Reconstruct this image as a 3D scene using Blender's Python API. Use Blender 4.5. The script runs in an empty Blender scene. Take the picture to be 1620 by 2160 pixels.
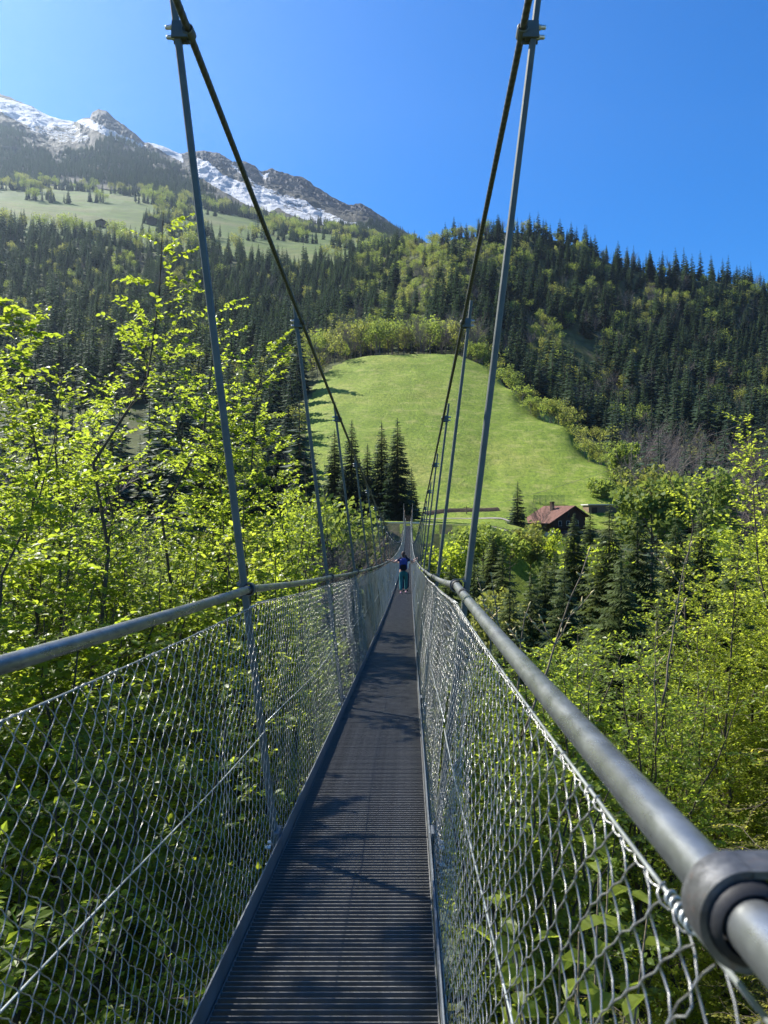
import bpy, bmesh, math, random
import numpy as np
from mathutils import Vector, Matrix

S = bpy.context.scene
COL = S.collection
R = math.radians
F = 1560.0            # focal length in photo pixels
CX, CY = 864.0, 1080.0  # photo pixel that the bridge axis (+Y) points at
EYE = 1.5             # camera height above the bridge deck at the near end

# ------------------------------------------------------------------ camera, sky, sun, exposure
cam = bpy.data.cameras.new('camera')
cam_o = bpy.data.objects.new('camera', cam); COL.objects.link(cam_o)
cam_o.location = (0, 0, EYE); cam_o.rotation_euler = (R(90), 0, 0)
cam.sensor_fit = 'VERTICAL'; cam.sensor_height = 36; cam.lens = 36*F/2160
cam.shift_x = -(CX-810)/2160
cam.clip_start = 0.05; cam.clip_end = 9000
cam.dof.use_dof = True; cam.dof.focus_distance = 14; cam.dof.aperture_fstop = 9
S.camera = cam_o

SUN_EL, SUN_AZ = 46.0, -58.0      # degrees; azimuth measured from +Y towards +X
w = bpy.data.worlds.new('World'); S.world = w; w.use_nodes = True
nt = w.node_tree; nt.nodes.clear()
sky = nt.nodes.new('ShaderNodeTexSky'); sky.sky_type = 'NISHITA'; sky.sun_disc = False
sky.sun_elevation = R(SUN_EL); sky.sun_rotation = R(SUN_AZ)
sky.altitude = 1100; sky.air_density = 1.0; sky.dust_density = 0.4; sky.ozone_density = 5.0
hs = nt.nodes.new('ShaderNodeHueSaturation'); hs.inputs['Saturation'].default_value = 1.36; hs.inputs['Hue'].default_value = 0.506
bg = nt.nodes.new('ShaderNodeBackground'); bg.inputs['Strength'].default_value = 0.082
ow = nt.nodes.new('ShaderNodeOutputWorld')
nt.links.new(sky.outputs[0], hs.inputs['Color']); nt.links.new(hs.outputs[0], bg.inputs['Color']); nt.links.new(bg.outputs[0], ow.inputs[0])
sl = bpy.data.lights.new('sun', 'SUN'); sl.energy = 5.0; sl.angle = R(0.5); sl.color = (1, 0.95, 0.86)
so = bpy.data.objects.new('sun', sl); COL.objects.link(so)
sdir = Vector((math.sin(R(SUN_AZ))*math.cos(R(SUN_EL)), math.cos(R(SUN_AZ))*math.cos(R(SUN_EL)), math.sin(R(SUN_EL))))
so.rotation_euler = sdir.to_track_quat('Z', 'Y').to_euler()
so.location = (-30, 20, 60)
vs = S.view_settings
vs.view_transform = 'Standard'; vs.look = 'None'; vs.exposure = 1.32; vs.gamma = 1; vs.use_curve_mapping = False
cy = S.cycles
cy.max_bounces = 7; cy.diffuse_bounces = 3; cy.glossy_bounces = 3; cy.transmission_bounces = 5
cy.transparent_max_bounces = 4; cy.volume_bounces = 0
cy.caustics_reflective = False; cy.caustics_refractive = False
cy.use_denoising = True; cy.denoising_prefilter = 'ACCURATE'
cy.sample_clamp_indirect = 4

# ------------------------------------------------------------------ helpers
def at(px, py, Y):
    return Vector(((px-CX)/F*Y, Y, EYE+(CY-py)/F*Y))

class MB:
    """collects vertices and polygons, then builds one mesh"""
    def __init__(s): s.v = []; s.f = []; s.n = 0; s.m = []; s.t = []
    def add(s, verts, faces, mat=0, tint=None):
        verts = np.asarray(verts, float).reshape(-1, 3); faces = np.asarray(faces, int)
        s.v.append(verts); s.f.append(faces+s.n); s.n += len(verts)
        s.m.append(np.full(len(faces), mat, int))
        s.t.append(np.full(len(verts), 0.5) if tint is None else np.broadcast_to(np.asarray(tint, float), (len(verts),)))
    def box(s, lo, hi, mat=0, M=None):
        x0, y0, z0 = lo; x1, y1, z1 = hi
        v = np.array([(x0,y0,z0),(x1,y0,z0),(x1,y1,z0),(x0,y1,z0),(x0,y0,z1),(x1,y0,z1),(x1,y1,z1),(x0,y1,z1)], float)
        if M is not None: v = xf(M, v)
        s.add(v, [(0,3,2,1),(4,5,6,7),(0,1,5,4),(1,2,6,5),(2,3,7,6),(3,0,4,7)], mat)
    def tube(s, pts, rad, sides=6, mat=0, cap=True, tint=None, ph=0.0):
        pts = np.asarray(pts, float); n = len(pts)
        rad = np.broadcast_to(np.asarray(rad, float), (n,))
        d = np.gradient(pts, axis=0); d /= np.linalg.norm(d, axis=1)[:, None]+1e-12
        ref = np.array((0.0, 0, 1)) if abs(d[0, 2]) < 0.9 else np.array((1.0, 0, 0))
        a = np.cross(d, ref); a /= np.linalg.norm(a, axis=1)[:, None]+1e-12
        b = np.cross(d, a)
        th = np.arange(sides)/sides*2*math.pi+ph
        ring = pts[:, None]+rad[:, None, None]*(a[:, None]*np.cos(th)[None, :, None]+b[:, None]*np.sin(th)[None, :, None])
        i = np.arange(n-1)[:, None]*sides; j = np.arange(sides)[None]; k = (j+1) % sides
        q = np.stack([i+j, i+k, i+sides+k, i+sides+j], -1).reshape(-1, 4)
        s.add(ring.reshape(-1, 3), q, mat, tint)
        if cap and sides <= 12:
            base = s.n-n*sides
            for off, rev in ((0, 0), ((n-1)*sides, 1)):
                idx = base+off+np.arange(sides)
                s.f.append(np.array([idx if rev else idx[::-1]])); s.m.append(np.array([mat]))
    def data(s, name, mats, smooth=False):
        me = bpy.data.meshes.new(name)
        V = np.concatenate(s.v); me.vertices.add(len(V)); me.vertices.foreach_set('co', V.ravel())
        ls = np.concatenate([f.ravel() for f in s.f]); tot = np.concatenate([np.full(len(f), f.shape[1], int) for f in s.f])
        st = np.concatenate([[0], np.cumsum(tot)[:-1]])
        me.loops.add(len(ls)); me.loops.foreach_set('vertex_index', ls.astype(np.int32))
        me.polygons.add(len(tot)); me.polygons.foreach_set('loop_start', st.astype(np.int32))
        try: me.polygons.foreach_set('loop_total', tot.astype(np.int32))
        except Exception: pass
        me.polygons.foreach_set('material_index', np.concatenate(s.m).astype(np.int32))
        me.polygons.foreach_set('use_smooth', np.full(len(tot), bool(smooth)))
        a = me.attributes.new('tint', 'FLOAT', 'POINT'); a.data.foreach_set('value', np.concatenate(s.t).astype(np.float32))
        for m in (mats if isinstance(mats, (list, tuple)) else [mats]): me.materials.append(m)
        me.update(calc_edges=True); me.validate()
        return me

def xf(M, v):
    M = np.array(M); return np.asarray(v, float) @ M[:3, :3].T + M[:3, 3]

def link(name, data, parent=None, loc=None, M=None):
    o = bpy.data.objects.new(name, data); COL.objects.link(o)
    if parent is not None: o.parent = parent
    if M is not None: o.matrix_basis = M
    elif loc is not None: o.location = loc
    return o

def tag(o, label, cat, group=None, kind=None):
    o['label'] = label; o['category'] = cat
    if group: o['group'] = group
    if kind: o['kind'] = kind
    return o

def empty(name, loc=(0, 0, 0), rz=0.0):
    o = bpy.data.objects.new(name, None); COL.objects.link(o); o.empty_display_size = 0.2
    o.location = loc; o.rotation_euler = (0, 0, rz); return o

def _hash(ix, iy, seed):
    h = (ix.astype(np.int64)*374761393+iy.astype(np.int64)*668265263+seed*1442695041) & 0xffffffff
    h = ((h ^ (h >> 13))*1274126177) & 0xffffffff
    return ((h ^ (h >> 16)) & 0xffff)/65535.0
def vnoise(x, y, seed=0):
    x = np.asarray(x, float); y = np.asarray(y, float)
    ix = np.floor(x); iy = np.floor(y); fx = x-ix; fy = y-iy
    fx = fx*fx*(3-2*fx); fy = fy*fy*(3-2*fy)
    a = _hash(ix, iy, seed); b = _hash(ix+1, iy, seed); c = _hash(ix, iy+1, seed); d = _hash(ix+1, iy+1, seed)
    return (a*(1-fx)+b*fx)*(1-fy)+(c*(1-fx)+d*fx)*fy
def fbm(x, y, seed=0, octv=4):
    t = 0; amp = 0.5; fr = 1.0
    for i in range(octv):
        t = t+amp*vnoise(x*fr, y*fr, seed+i*17); amp *= 0.5; fr *= 2.03
    return t      # about 0..1, mean 0.47
def inpoly(x, y, poly):
    x = np.asarray(x, float); y = np.asarray(y, float); r = np.zeros(x.shape, bool); n = len(poly)
    for i in range(n):
        x0, y0 = poly[i]; x1, y1 = poly[(i+1) % n]
        if y0 == y1: continue
        c = ((y0 > y) != (y1 > y)) & (x < (x1-x0)*(y-y0)/(y1-y0)+x0); r ^= c
    return r

# ------------------------------------------------------------------ materials
class NB:
    def __init__(s, name):
        s.m = bpy.data.materials.new(name); s.m.use_nodes = True; s.t = s.m.node_tree; s.t.nodes.clear()
        s.out = s.t.nodes.new('ShaderNodeOutputMaterial')
    def n(s, typ, props=None, **ins):
        nd = s.t.nodes.new('ShaderNode'+typ)
        for k, v in (props or {}).items(): setattr(nd, k, v)
        for k, v in ins.items():
            key = int(k[1:]) if k[0] == '_' and k[1:].isdigit() else k.replace('_', ' ')
            if isinstance(v, bpy.types.NodeSocket): s.t.links.new(v, nd.inputs[key])
            else: nd.inputs[key].default_value = v
        return nd
    def coord(s, which='Object', scale=1.0):
        tc = s.n('TexCoord')
        mp = s.n('Mapping', Vector=tc.outputs[which]); mp.inputs['Scale'].default_value = (scale,)*3 if not isinstance(scale, tuple) else scale
        return mp.outputs[0]
    def noise(s, vec, scale, detail=4, rough=0.55, dist=0.0):
        return s.n('TexNoise', Vector=vec, Scale=scale, Detail=detail, Roughness=rough, Distortion=dist).outputs['Fac']
    def ramp(s, fac, stops):
        r = s.n('ValToRGB', Fac=fac); cr = r.color_ramp
        while len(cr.elements) < len(stops): cr.elements.new(0.5)
        for e, (p, c) in zip(cr.elements, stops): e.position = p; e.color = (*c, 1) if len(c) == 3 else c
        return r.outputs[0]
    def mix(s, fac, a, b, mode='MIX'):
        nd = s.t.nodes.new('ShaderNodeMix'); nd.data_type = 'RGBA'; nd.blend_type = mode
        for i, v in ((0, fac), (6, a), (7, b)):
            if isinstance(v, bpy.types.NodeSocket): s.t.links.new(v, nd.inputs[i])
            else: nd.inputs[i].default_value = (*v, 1) if (i > 0 and len(v) == 3) else v
        return nd.outputs[2]
    def math(s, op, a, b=0.0, clamp=False):
        return s.n('Math', {'operation': op, 'use_clamp': clamp}, _0=a, _1=b).outputs[0]
    def attr(s, name): return s.n('Attribute', {'attribute_name': name}).outputs['Fac']
    def bump(s, h, strength, dist=0.01): return s.n('Bump', Height=h, Strength=strength, Distance=dist).outputs[0]
    def pbr(s, color, rough=0.6, metal=0.0, normal=None, spec=0.5):
        k = dict(Base_Color=color if isinstance(color, bpy.types.NodeSocket) else (*color, 1), Roughness=rough, Metallic=metal)
        p = s.n('BsdfPrincipled', **k); p.inputs['Specular IOR Level'].default_value = spec
        if normal is not None: s.t.links.new(normal, p.inputs['Normal'])
        return p.outputs[0]
    def done(s, sh): s.t.links.new(sh, s.out.inputs['Surface']); return s.m

def metal_mat(name, base, rough, metal, scale=14.0, var=0.35, rust=0.0, bump=0.25):
    b = NB(name); c = b.coord('Object'); n1 = b.noise(c, scale, 6, 0.65); n2 = b.noise(c, scale*9, 3)
    dark = tuple(x*(1-var) for x in base); lite = tuple(min(1, x*(1+var)) for x in base)
    col = b.ramp(n1, [(0.3, dark), (0.7, lite)])
    if rust > 0:
        n3 = b.noise(c, scale*1.7, 8, 0.7)
        col = b.mix(b.ramp(n3, [(0.66-rust*.1, (0, 0, 0)), (0.72, (1, 1, 1))]), col, (0.16, 0.08, 0.04))
    rr = b.math('MULTIPLY_ADD', n1, 0.3); b.t.nodes[-1].inputs[2].default_value = rough-0.15
    return b.done(b.pbr(col, rr, metal, b.bump(n2, bump, 0.002)))

def flat_mat(name, base, rough=0.7, scale=3.0, var=0.25, spec=0.4, bump=0.2):
    b = NB(name); c = b.coord('Object'); n1 = b.noise(c, scale, 6, 0.6)
    col = b.ramp(n1, [(0.3, tuple(x*(1-var) for x in base)), (0.7, tuple(min(1, x*(1+var)) for x in base))])
    return b.done(b.pbr(col, rough, 0, b.bump(n1, bump, 0.02), spec))

def leaf_mat(name, a, bcol, trans, tr=0.5, rough=0.4, spec=0.35, rnd=0.35):
    """a..bcol: pigment range over the leaves of a plant and from plant to plant; trans: colour of the light that comes through"""
    b = NB(name); t = b.attr('tint'); oi = b.n('ObjectInfo').outputs['Random']
    f = b.math('ADD', b.math('MULTIPLY', t, 1-rnd), b.math('MULTIPLY', oi, rnd))
    col = b.mix(f, a, bcol)
    p = b.pbr(col, rough, 0, None, spec)
    tcol = b.mix(f, tuple(x*0.5 for x in trans), tuple(min(1, x*1.25) for x in trans))
    tl = b.n('BsdfTranslucent', Color=tcol).outputs[0]
    return b.done(b.n('MixShader', _0=tr, _1=p, _2=tl).outputs[0])

M = {}
M['galv'] = metal_mat('galvanised_steel', (0.40, 0.43, 0.42), 0.42, 0.75, 9, 0.3)
M['rail'] = metal_mat('galvanised_tube', (0.27, 0.285, 0.285), 0.33, 0.8, 17, 0.33, 0.0)
b = NB('weathered_galvanised_tube'); c = b.coord('Object'); n1 = b.noise(c, 18, 6, 0.65); n2 = b.noise(b.coord('Object', (1, .28, 1)), 11, 7, 0.72, 0.4); n3 = b.noise(c, 160, 3)
col = b.ramp(n1, [(0.3, (.21, .225, .225)), (0.7, (.36, .375, .375))])
col = b.mix(b.ramp(n2, [(0.5, (0, 0, 0)), (0.63, (.75, .75, .75))]), col, (.085, .09, .095))
rr = b.ramp(n2, [(0.4, (.27, .27, .27)), (0.65, (.5, .5, .5))])
M['rail'] = b.done(b.pbr(col, rr, 0.8, b.bump(n3, .15, .001)))
M['hang'] = metal_mat('hanger_steel', (0.10, 0.112, 0.10), 0.55, 0.1, 9, 0.25)
M['cable'] = None
M['wire'] = metal_mat('mesh_wire', (0.33, 0.33, 0.315), 0.34, 0.6, 30, 0.25)
M['deck'] = metal_mat('deck_steel', (0.15, 0.149, 0.143), 0.55, 0.2, 6, 0.35)
M['plate'] = metal_mat('kick_plate_steel', (0.15, 0.165, 0.175), 0.5, 0.35, 5, 0.25)
M['rubber'] = flat_mat('rubber', (0.02, 0.02, 0.022), 0.6)
M['bolt'] = metal_mat('zinc_bolt', (0.6, 0.59, 0.56), 0.35, 0.9, 30, 0.2)
M['clamp'] = metal_mat('clamp_steel', (0.13, 0.132, 0.135), 0.40, 0.6, 40, 0.5, 0.9)
b = NB('cable_strand'); c = b.coord('Generated'); 
wv = b.n('TexWave', {'wave_type': 'BANDS', 'bands_direction': 'DIAGONAL'}, Vector=b.coord('Object'), Scale=14.0, Distortion=0.3).outputs['Fac']
M['cable'] = b.done(b.pbr(b.mix(wv, (0.085, 0.092, 0.10), (0.13, 0.138, 0.145)), 0.5, 0.5, b.bump(wv, 0.6, 0.004)))

M['leaf'] = leaf_mat('spring_leaf', (0.10, 0.155, 0.018), (0.15, 0.21, 0.03), (0.50, 0.62, 0.05), 0.58)
M['leaf_dark'] = leaf_mat('shade_leaf', (0.09, 0.145, 0.022), (0.14, 0.195, 0.03), (0.55, 0.66, 0.05), 0.56)
M['leaf_yel'] = leaf_mat('young_leaf', (0.14, 0.19, 0.02), (0.19, 0.23, 0.03), (0.66, 0.76, 0.07), 0.58)
M['needle_yel'] = leaf_mat('juniper_needle', (0.13, 0.145, 0.02), (0.2, 0.195, 0.03), (0.72, 0.68, 0.08), 0.52, 0.6)
M['needle'] = leaf_mat('spruce_needle', (0.022, 0.046, 0.028), (0.045, 0.072, 0.038), (0.07, 0.12, 0.04), 0.2, 0.6, 0.25, 0.6)
M['needle_fresh'] = leaf_mat('fresh_spruce_needle', (0.045, 0.075, 0.02), (0.085, 0.11, 0.03), (0.16, 0.2, 0.04), 0.25, 0.6, 0.25, 0.5)  # spruce needles of a lighter, yellower green
M['far_leaf'] = leaf_mat('far_foliage', (0.09, 0.145, 0.03), (0.15, 0.20, 0.045), (0.36, 0.45, 0.07), 0.45, 0.6, 0.2, 0.6)
M['far_yel'] = leaf_mat('far_budding_foliage', (0.13, 0.155, 0.035), (0.19, 0.205, 0.05), (0.40, 0.43, 0.08), 0.45, 0.6, 0.2, 0.6)
M['bark'] = flat_mat('bark', (0.085, 0.07, 0.055), 0.85, 12, 0.4, 0.2, 0.6)
M['bare'] = flat_mat('bare_twig', (0.15, 0.125, 0.11), 0.85, 8, 0.3, 0.2)
M['stem'] = flat_mat('sapling_bark', (0.17, 0.14, 0.10), 0.7, 20, 0.35, 0.3, 0.5)
M['bud'] = flat_mat('bud', (0.42, 0.36, 0.16), 0.6, 20, 0.3)
# ------------------------------------------------------------------ terrain
STN = [145, 180, 210, 240, 275, 310, 340, 380, 450, 600, 700, 800, 1000, 1300, 1500]
CTL = {
 -1600: [1000, 960, 920, 880, 830, 780, 730, 690, 620, 500, 430, 380, 330, 290, 270],
 -400: [1060, 1030, 990, 945, 895, 845, 805, 765, 700, 620, 555, 500, 450, 395, 370],
 0:    [1085, 1055, 1015, 965, 915, 870, 830, 790, 735, 645, 570, 500, 450, 402, 382],
 300:  [1095, 1078, 1035, 985, 935, 885, 845, 805, 745, 655, 600, 550, 492, 430, 405],
 480:  [1098, 1082, 1030, 975, 920, 868, 828, 796, 750, 660, 605, 560, 508, 462, 442],
 600:  [1100, 1086, 1022, 962, 900, 850, 810, 792, 760, 680, 620, 572, 522, 492, 478],
 700:  [1102, 1090, 1012, 940, 870, 810, 766, 768, 750, 670, 615, 570, 528, 503, 490],
 780:  [1104, 1090, 1020, 945, 865, 798, 748, 756, 742, 660, 595, 545, 530, 512, 500],
 860:  [1105, 1092, 1030, 950, 870, 795, 744, 752, 735, 640, 560, 518, 540, 540, 540],
 960:  [1108, 1094, 1040, 960, 880, 800, 744, 752, 732, 590, 503, 512, 540, 560, 560],
 1040: [1110, 1096, 1050, 980, 890, 815, 776, 800, 760, 590, 493, 510, 560, 580, 590],
 1400: [1200, 1145, 1090, 1075, 1052, 1022, 985, 930, 850, 685, 578, 610, 670, 700, 710],
 1500: [1230, 1165, 1112, 1090, 1062, 1025, 985, 935, 855, 700, 592, 620, 680, 710, 720],
 1620: [1245, 1180, 1130, 1100, 1070, 1030, 990, 940, 865, 715, 612, 640, 690, 720, 730],
 1900: [1250, 1200, 1150, 1110, 1075, 1035, 1000, 950, 880, 750, 655, 680, 720, 750, 760],
 2500: [1250, 1210, 1160, 1120, 1080, 1040, 1005, 960, 900, 800, 720, 740, 770, 800, 810],
 3300: [1250, 1210, 1165, 1130, 1090, 1050, 1015, 980, 930, 850, 790, 800, 820, 840, 850],
}
FARC = {1040: [800, 760, 590, 493, 510, 560, 580, 590], 1100: [842, 790, 605, 490, 520, 580, 600, 610], 1180: [868, 800, 620, 508, 540, 600, 630, 640], 1240: [890, 820, 640, 530, 560, 620, 650, 660], 1300: [905, 835, 665, 560, 590, 650, 680, 690], 1340: [915, 840, 670, 566, 597, 658, 688, 698]}
def crest(x_):
    q_ = float(np.interp(x_, [985, 1040, 1105, 1185, 1245, 1310, 1345], [752, 775, 835, 880, 942, 1002, 1040]))
    return float(np.interp(-q_, [-1096, -1050, -980, -890, -815, -776, -744], [180, 210, 240, 275, 310, 340, 352])), q_
for x_ in range(1060, 1341, 20):                     # the nose of the meadow: its crest comes nearer and lower to the right
    yc, pc_ = crest(x_)
    f_ = [float(np.interp(x_, sorted(FARC), [FARC[k][i] for k in sorted(FARC)])) for i in range(8)]
    b0 = float(np.interp(x_, [1040, 1110, 1150, 1250, 1340], [1096, 1108, 1140, 1142, 1150])); b1 = float(np.interp(x_, [1040, 1340], [1112, 1180]))
    ys_ = [145, 180]+[180*(yc/180)**(q/6) for q in range(1, 7)]+[yc*1.07, 380, 450, 600, 700, 800, 1000, 1300, 1500]
    c_mid = lambda yy: float(np.interp(yy, [180, 210, 240, 275, 310, 340], [1096, 1050, 980, 890, 815, 776]))
    pys = [b1]+[c_mid(yy)+(pc_-c_mid(yc))*(yy-180)/(yc-180)+(b0-1096)*max(0, 1-(yy-180)/32) for yy in ys_[1:8]]+[pc_+26]+f_
    CTL[x_] = [float(np.interp(math.log(s_), np.log(ys_), pys)) for s_ in STN]
def blur(a, n):
    for _ in range(n):
        p = np.pad(a, 1, 'edge'); a = (p[:-2, 1:-1]+p[2:, 1:-1]+p[1:-1, :-2]+p[1:-1, 2:]+2*a)/6
    return a
GX = np.arange(-1600, 3301, 8.0); GL = np.linspace(math.log(145), math.log(1500), 260)
_k = sorted(CTL); _t = np.array([CTL[k] for k in _k], float); _t = (CY-_t)/F
_a = np.stack([np.interp(GX, _k, _t[:, i]) for i in range(len(STN))], 1)
TAB = np.stack([np.interp(GL, np.log(STN), row) for row in _a], 0)
TAB = blur(TAB, 3)
def far_z(X, Y):
    X = np.asarray(X, float); Y = np.maximum(np.asarray(Y, float), 145.0)
    px = np.clip(CX+F*X/Y, GX[0], GX[-1]-.01); l = np.clip(np.log(Y), GL[0], GL[-1]-1e-6)
    i = (px-GX[0])/(GX[1]-GX[0]); j = (l-GL[0])/(GL[1]-GL[0]); i0 = i.astype(int); j0 = np.minimum(j.astype(int), len(GL)-2); fi = i-i0; fj = j-j0
    t = (TAB[i0, j0]*(1-fj)+TAB[i0, j0+1]*fj)*(1-fi)+(TAB[i0+1, j0]*(1-fj)+TAB[i0+1, j0+1]*fj)*fi
    bumps = (fbm(X/60, Y/60, 3, 4)-.47)*np.clip((Y-330)/150, 0, 1)*9+(fbm(X/18, Y/18, 5, 3)-.45)*np.clip((Y-145)/100, 0.15, 1)*1.6+(fbm(X/6.5+Y/30, Y/4.2, 61, 3)-.45)*1.1*np.clip((Y-185)/30, 0, 1)*np.clip((360-Y)/20, 0, 1)
    return EYE+t*Y+bumps
def near_z(X, Y):
    X = np.asarray(X, float); Y = np.asarray(Y, float)
    prof = np.interp(Y, [-60, -3, 0.5, 4, 9, 20, 45, 75, 100, 125, 145], [0.5, -1.0, -2.6, -5.2, -8.5, -16, -29, -37, -34, -21, -4])
    zf = far_z(X, np.full(X.shape, 145.0))
    t = np.clip((Y-75)/70, 0, 1)
    prof = prof+(zf-(-4))*t*t
    prof = prof+np.clip(np.abs(X+.3)-14, 0, 60)*0.10*np.clip((75-Y)/70, 0, 1)
    return prof+(fbm(X/7, Y/7, 9, 4)-.47)*2.2*np.clip((Y+2)/12, 0, 1)*np.clip((150-Y)/20, 0, 1)
def ground(X, Y):
    X = np.asarray(X, float); Y = np.asarray(Y, float)
    return np.where(Y < 145, near_z(X, np.minimum(Y, 145)), far_z(X, Y))
def gz(X, Y): return float(ground(np.array([X]), np.array([Y]))[0])

MEADOW = [(655, 1130), (640, 870), (668, 800), (735, 752), (860, 738), (960, 737), (1040, 770), (1105, 845), (1185, 880), (1245, 945), (1310, 1005), (1300, 1120), (1060, 1128), (900, 1135)]
def in_meadow(X, Y):
    px = CX+F*X/Y; py = CY-F*(far_z(X, Y)-EYE)/Y
    px = px+(fbm(X/9, Y/9, 83, 3)-.47)*46; py = py+(fbm(X/9, Y/9, 87, 3)-.47)*24
    return (Y > 150) & (Y < 346) & inpoly(px, py, MEADOW)

def grid_faces(nx, ny):
    i = np.arange(nx-1)[:, None]*ny; j = np.arange(ny-1)[None]
    return np.stack([i+j, i+ny+j, i+ny+j+1, i+j+1], -1).reshape(-1, 4)
def sheet(name, X, Y, Z, faces, mat, kind='structure'):
    used = np.unique(faces); remap = np.full(X.size, -1); remap[used] = np.arange(len(used))
    mb = MB(); mb.add(np.stack([X.ravel(), Y.ravel(), Z.ravel()], 1)[used], remap[faces])
    o = link(name, mb.data(name, mat, True)); o['kind'] = kind
    return o

# meadow, forest floor, alpine pasture
b = NB('meadow_grass'); c = b.coord('Object'); n1 = b.noise(c, 0.022, 6, 0.6, 0.4); n2 = b.noise(b.coord('Object', (1, .55, 1)), 0.9, 8, 0.8); n3 = b.noise(b.coord('Object', (0.25, 0.08, 0.9)), 0.6, 7, 0.75)
c1 = b.ramp(n1, [(0.32, (0.155, 0.225, 0.018)), (0.52, (0.21, 0.28, 0.026)), (0.68, (0.29, 0.30, 0.055))])
c2 = b.mix(b.ramp(n2, [(0.38, (0.85, 0.85, 0.85)), (0.60, (0, 0, 0))]), c1, (0.075, 0.125, 0.018))
c2 = b.mix(b.ramp(n3, [(0.5, (0, 0, 0)), (0.68, (0.7, 0.7, 0.7))]), c2, (0.33, 0.32, 0.10))
M['meadow'] = b.done(b.pbr(c2, 0.8, 0, b.bump(n2, 1.0, 0.6), 0.15))
b = NB('alpine_pasture_grass'); c = b.coord('Object'); n1 = b.noise(c, 0.006, 8, 0.65, 0.6); n2 = b.noise(b.coord('Object', (1, 0.4, 2)), 0.05, 6, 0.7)
c1 = b.ramp(n1, [(0.36, (0.06, 0.10, 0.02)), (0.5, (0.10, 0.15, 0.028)), (0.62, (0.14, 0.145, 0.05))])
M['pasture'] = b.done(b.pbr(b.mix(b.ramp(n2, [(0.42, (0.6, 0.6, 0.6)), (0.6, (0, 0, 0))]), c1, (0.08, 0.10, 0.035)), 0.85, 0, b.bump(n2, 0.6, 3), 0.1))
b = NB('forest_floor'); c = b.coord('Object'); n1 = b.noise(c, 0.15, 8, 0.65)
M['floor'] = b.done(b.pbr(b.ramp(n1, [(0.35, (0.045, 0.05, 0.02)), (0.55, (0.07, 0.085, 0.03)), (0.7, (0.10, 0.085, 0.055))]), 0.9, 0, b.bump(n1, 0.8, 0.5), 0.1))

cols = np.concatenate([np.arange(-1600, -160, 32.0), np.arange(-160, 1800, 7.0), np.arange(1800, 3290, 32.0)])
rows = np.exp(np.concatenate([np.linspace(math.log(145), math.log(400), 110), np.linspace(math.log(400), math.log(1499), 80)[1:]]))
YY = np.broadcast_to(rows[None], (len(cols), len(rows))).copy(); XX = (cols[:, None]-CX)/F*YY
ZZ = far_z(XX, YY); fa = grid_faces(len(cols), len(rows))
fx = XX.ravel()[fa].mean(1); fy = YY.ravel()[fa].mean(1); fpx = CX+F*fx/fy
mead = in_meadow(fx, fy); alp = (fy > 850) & (fpx < 980)
sheet('meadow_slope', XX, YY, ZZ, fa[mead], M['meadow'])
sheet('alpine_pasture', XX, YY, ZZ, fa[alp], M['pasture'])
sheet('forested_hillside', XX, YY, ZZ, fa[~(mead | alp)], M['floor'])
gx = np.concatenate([np.linspace(-260, -40, 40), np.linspace(-38, 38, 60), np.linspace(40, 320, 50)]); gy = np.linspace(-60, 145, 110)
YY, XX = np.meshgrid(gy, gx); ZZ = ground(XX, np.minimum(YY, 144.99)); ga = grid_faces(len(gx), len(gy)); bx_ = XX.ravel()[ga].mean(1); by_ = YY.ravel()[ga].mean(1); bn_ = (fbm(bx_/8, by_/8, 95, 3)-.47)*26; bank = (by_+bn_ > 112) & (bx_+bn_ > 2) & (bx_+bn_ < 30)
sheet('gorge_slope', XX, YY, ZZ, ga[~bank], M['floor']); sheet('grass_bank', XX, YY, ZZ, ga[bank], M['meadow'])

# mountain range with snow
RIDGE = [(-900, 150), (-400, 175), (-150, 185), (0, 197), (40, 214), (70, 226), (100, 243), (130, 252), (160, 258), (172, 250), (190, 246), (194, 236), (207, 230), (224, 232), (240, 248), (262, 262), (285, 280), (305, 300), (330, 303), (352, 312), (378, 324), (398, 320), (430, 316), (462, 320), (490, 339), (515, 338), (535, 347), (552, 362), (572, 354), (600, 362), (640, 374), (680, 400), (720, 426), (742, 430), (762, 428), (790, 446), (830, 472), (870, 496), (960, 540), (1100, 600), (1400, 700)]
mx = np.concatenate([np.arange(-900, -60, 20.0), np.arange(-60, 960, 2.6), np.arange(960, 1400, 30.0)])
tt = np.linspace(0, 1, 130); my = 1490+tt*760                        # 1490 .. 2250 m
rid = np.interp(mx, *zip(*RIDGE)); foot = np.interp(mx, _k, [CTL[k][-1] for k in _k])
prof = tt**0.92
PY = foot[:, None]+(rid-foot)[:, None]*prof[None]
YY = np.broadcast_to(my[None], PY.shape).copy(); XX = (mx[:, None]-CX)/F*YY
ns = (fbm(XX/120, YY/60, 21, 5)-.48)*42+np.abs(fbm(XX/55, YY/45, 33, 5)-.47)*-42+8
mid = (np.sin(np.pi*np.clip(tt, 0, 1))**0.6)[None]
ZZ = EYE+(CY-PY)/F*YY+ns*mid*np.clip((tt[None]-.12)*4, 0, 1)+(fbm(XX/16, YY/16, 44, 4)-.47)*9*np.clip(tt[None]*3, 0, 1)
hgt = (foot[:, None]-PY)/np.maximum(foot-rid, 20)[:, None]          # 0 foot .. 1 ridge
PYv = CY-F*(ZZ-EYE)/YY; PXv = np.broadcast_to(mx[:, None], PY.shape)
sn = np.zeros(PY.shape)
def field(poly, val):
    global sn
    sn = np.where(inpoly(PXv, PYv, poly), np.maximum(sn, val), sn)
field([(-400, 180), (0, 204), (60, 222), (110, 244), (160, 258), (130, 266), (60, 262), (30, 252), (0, 236), (-400, 210)], 1.0)
field([(30, 252), (150, 256), (200, 290), (195, 305), (120, 300), (70, 280)], 0.55)
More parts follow.
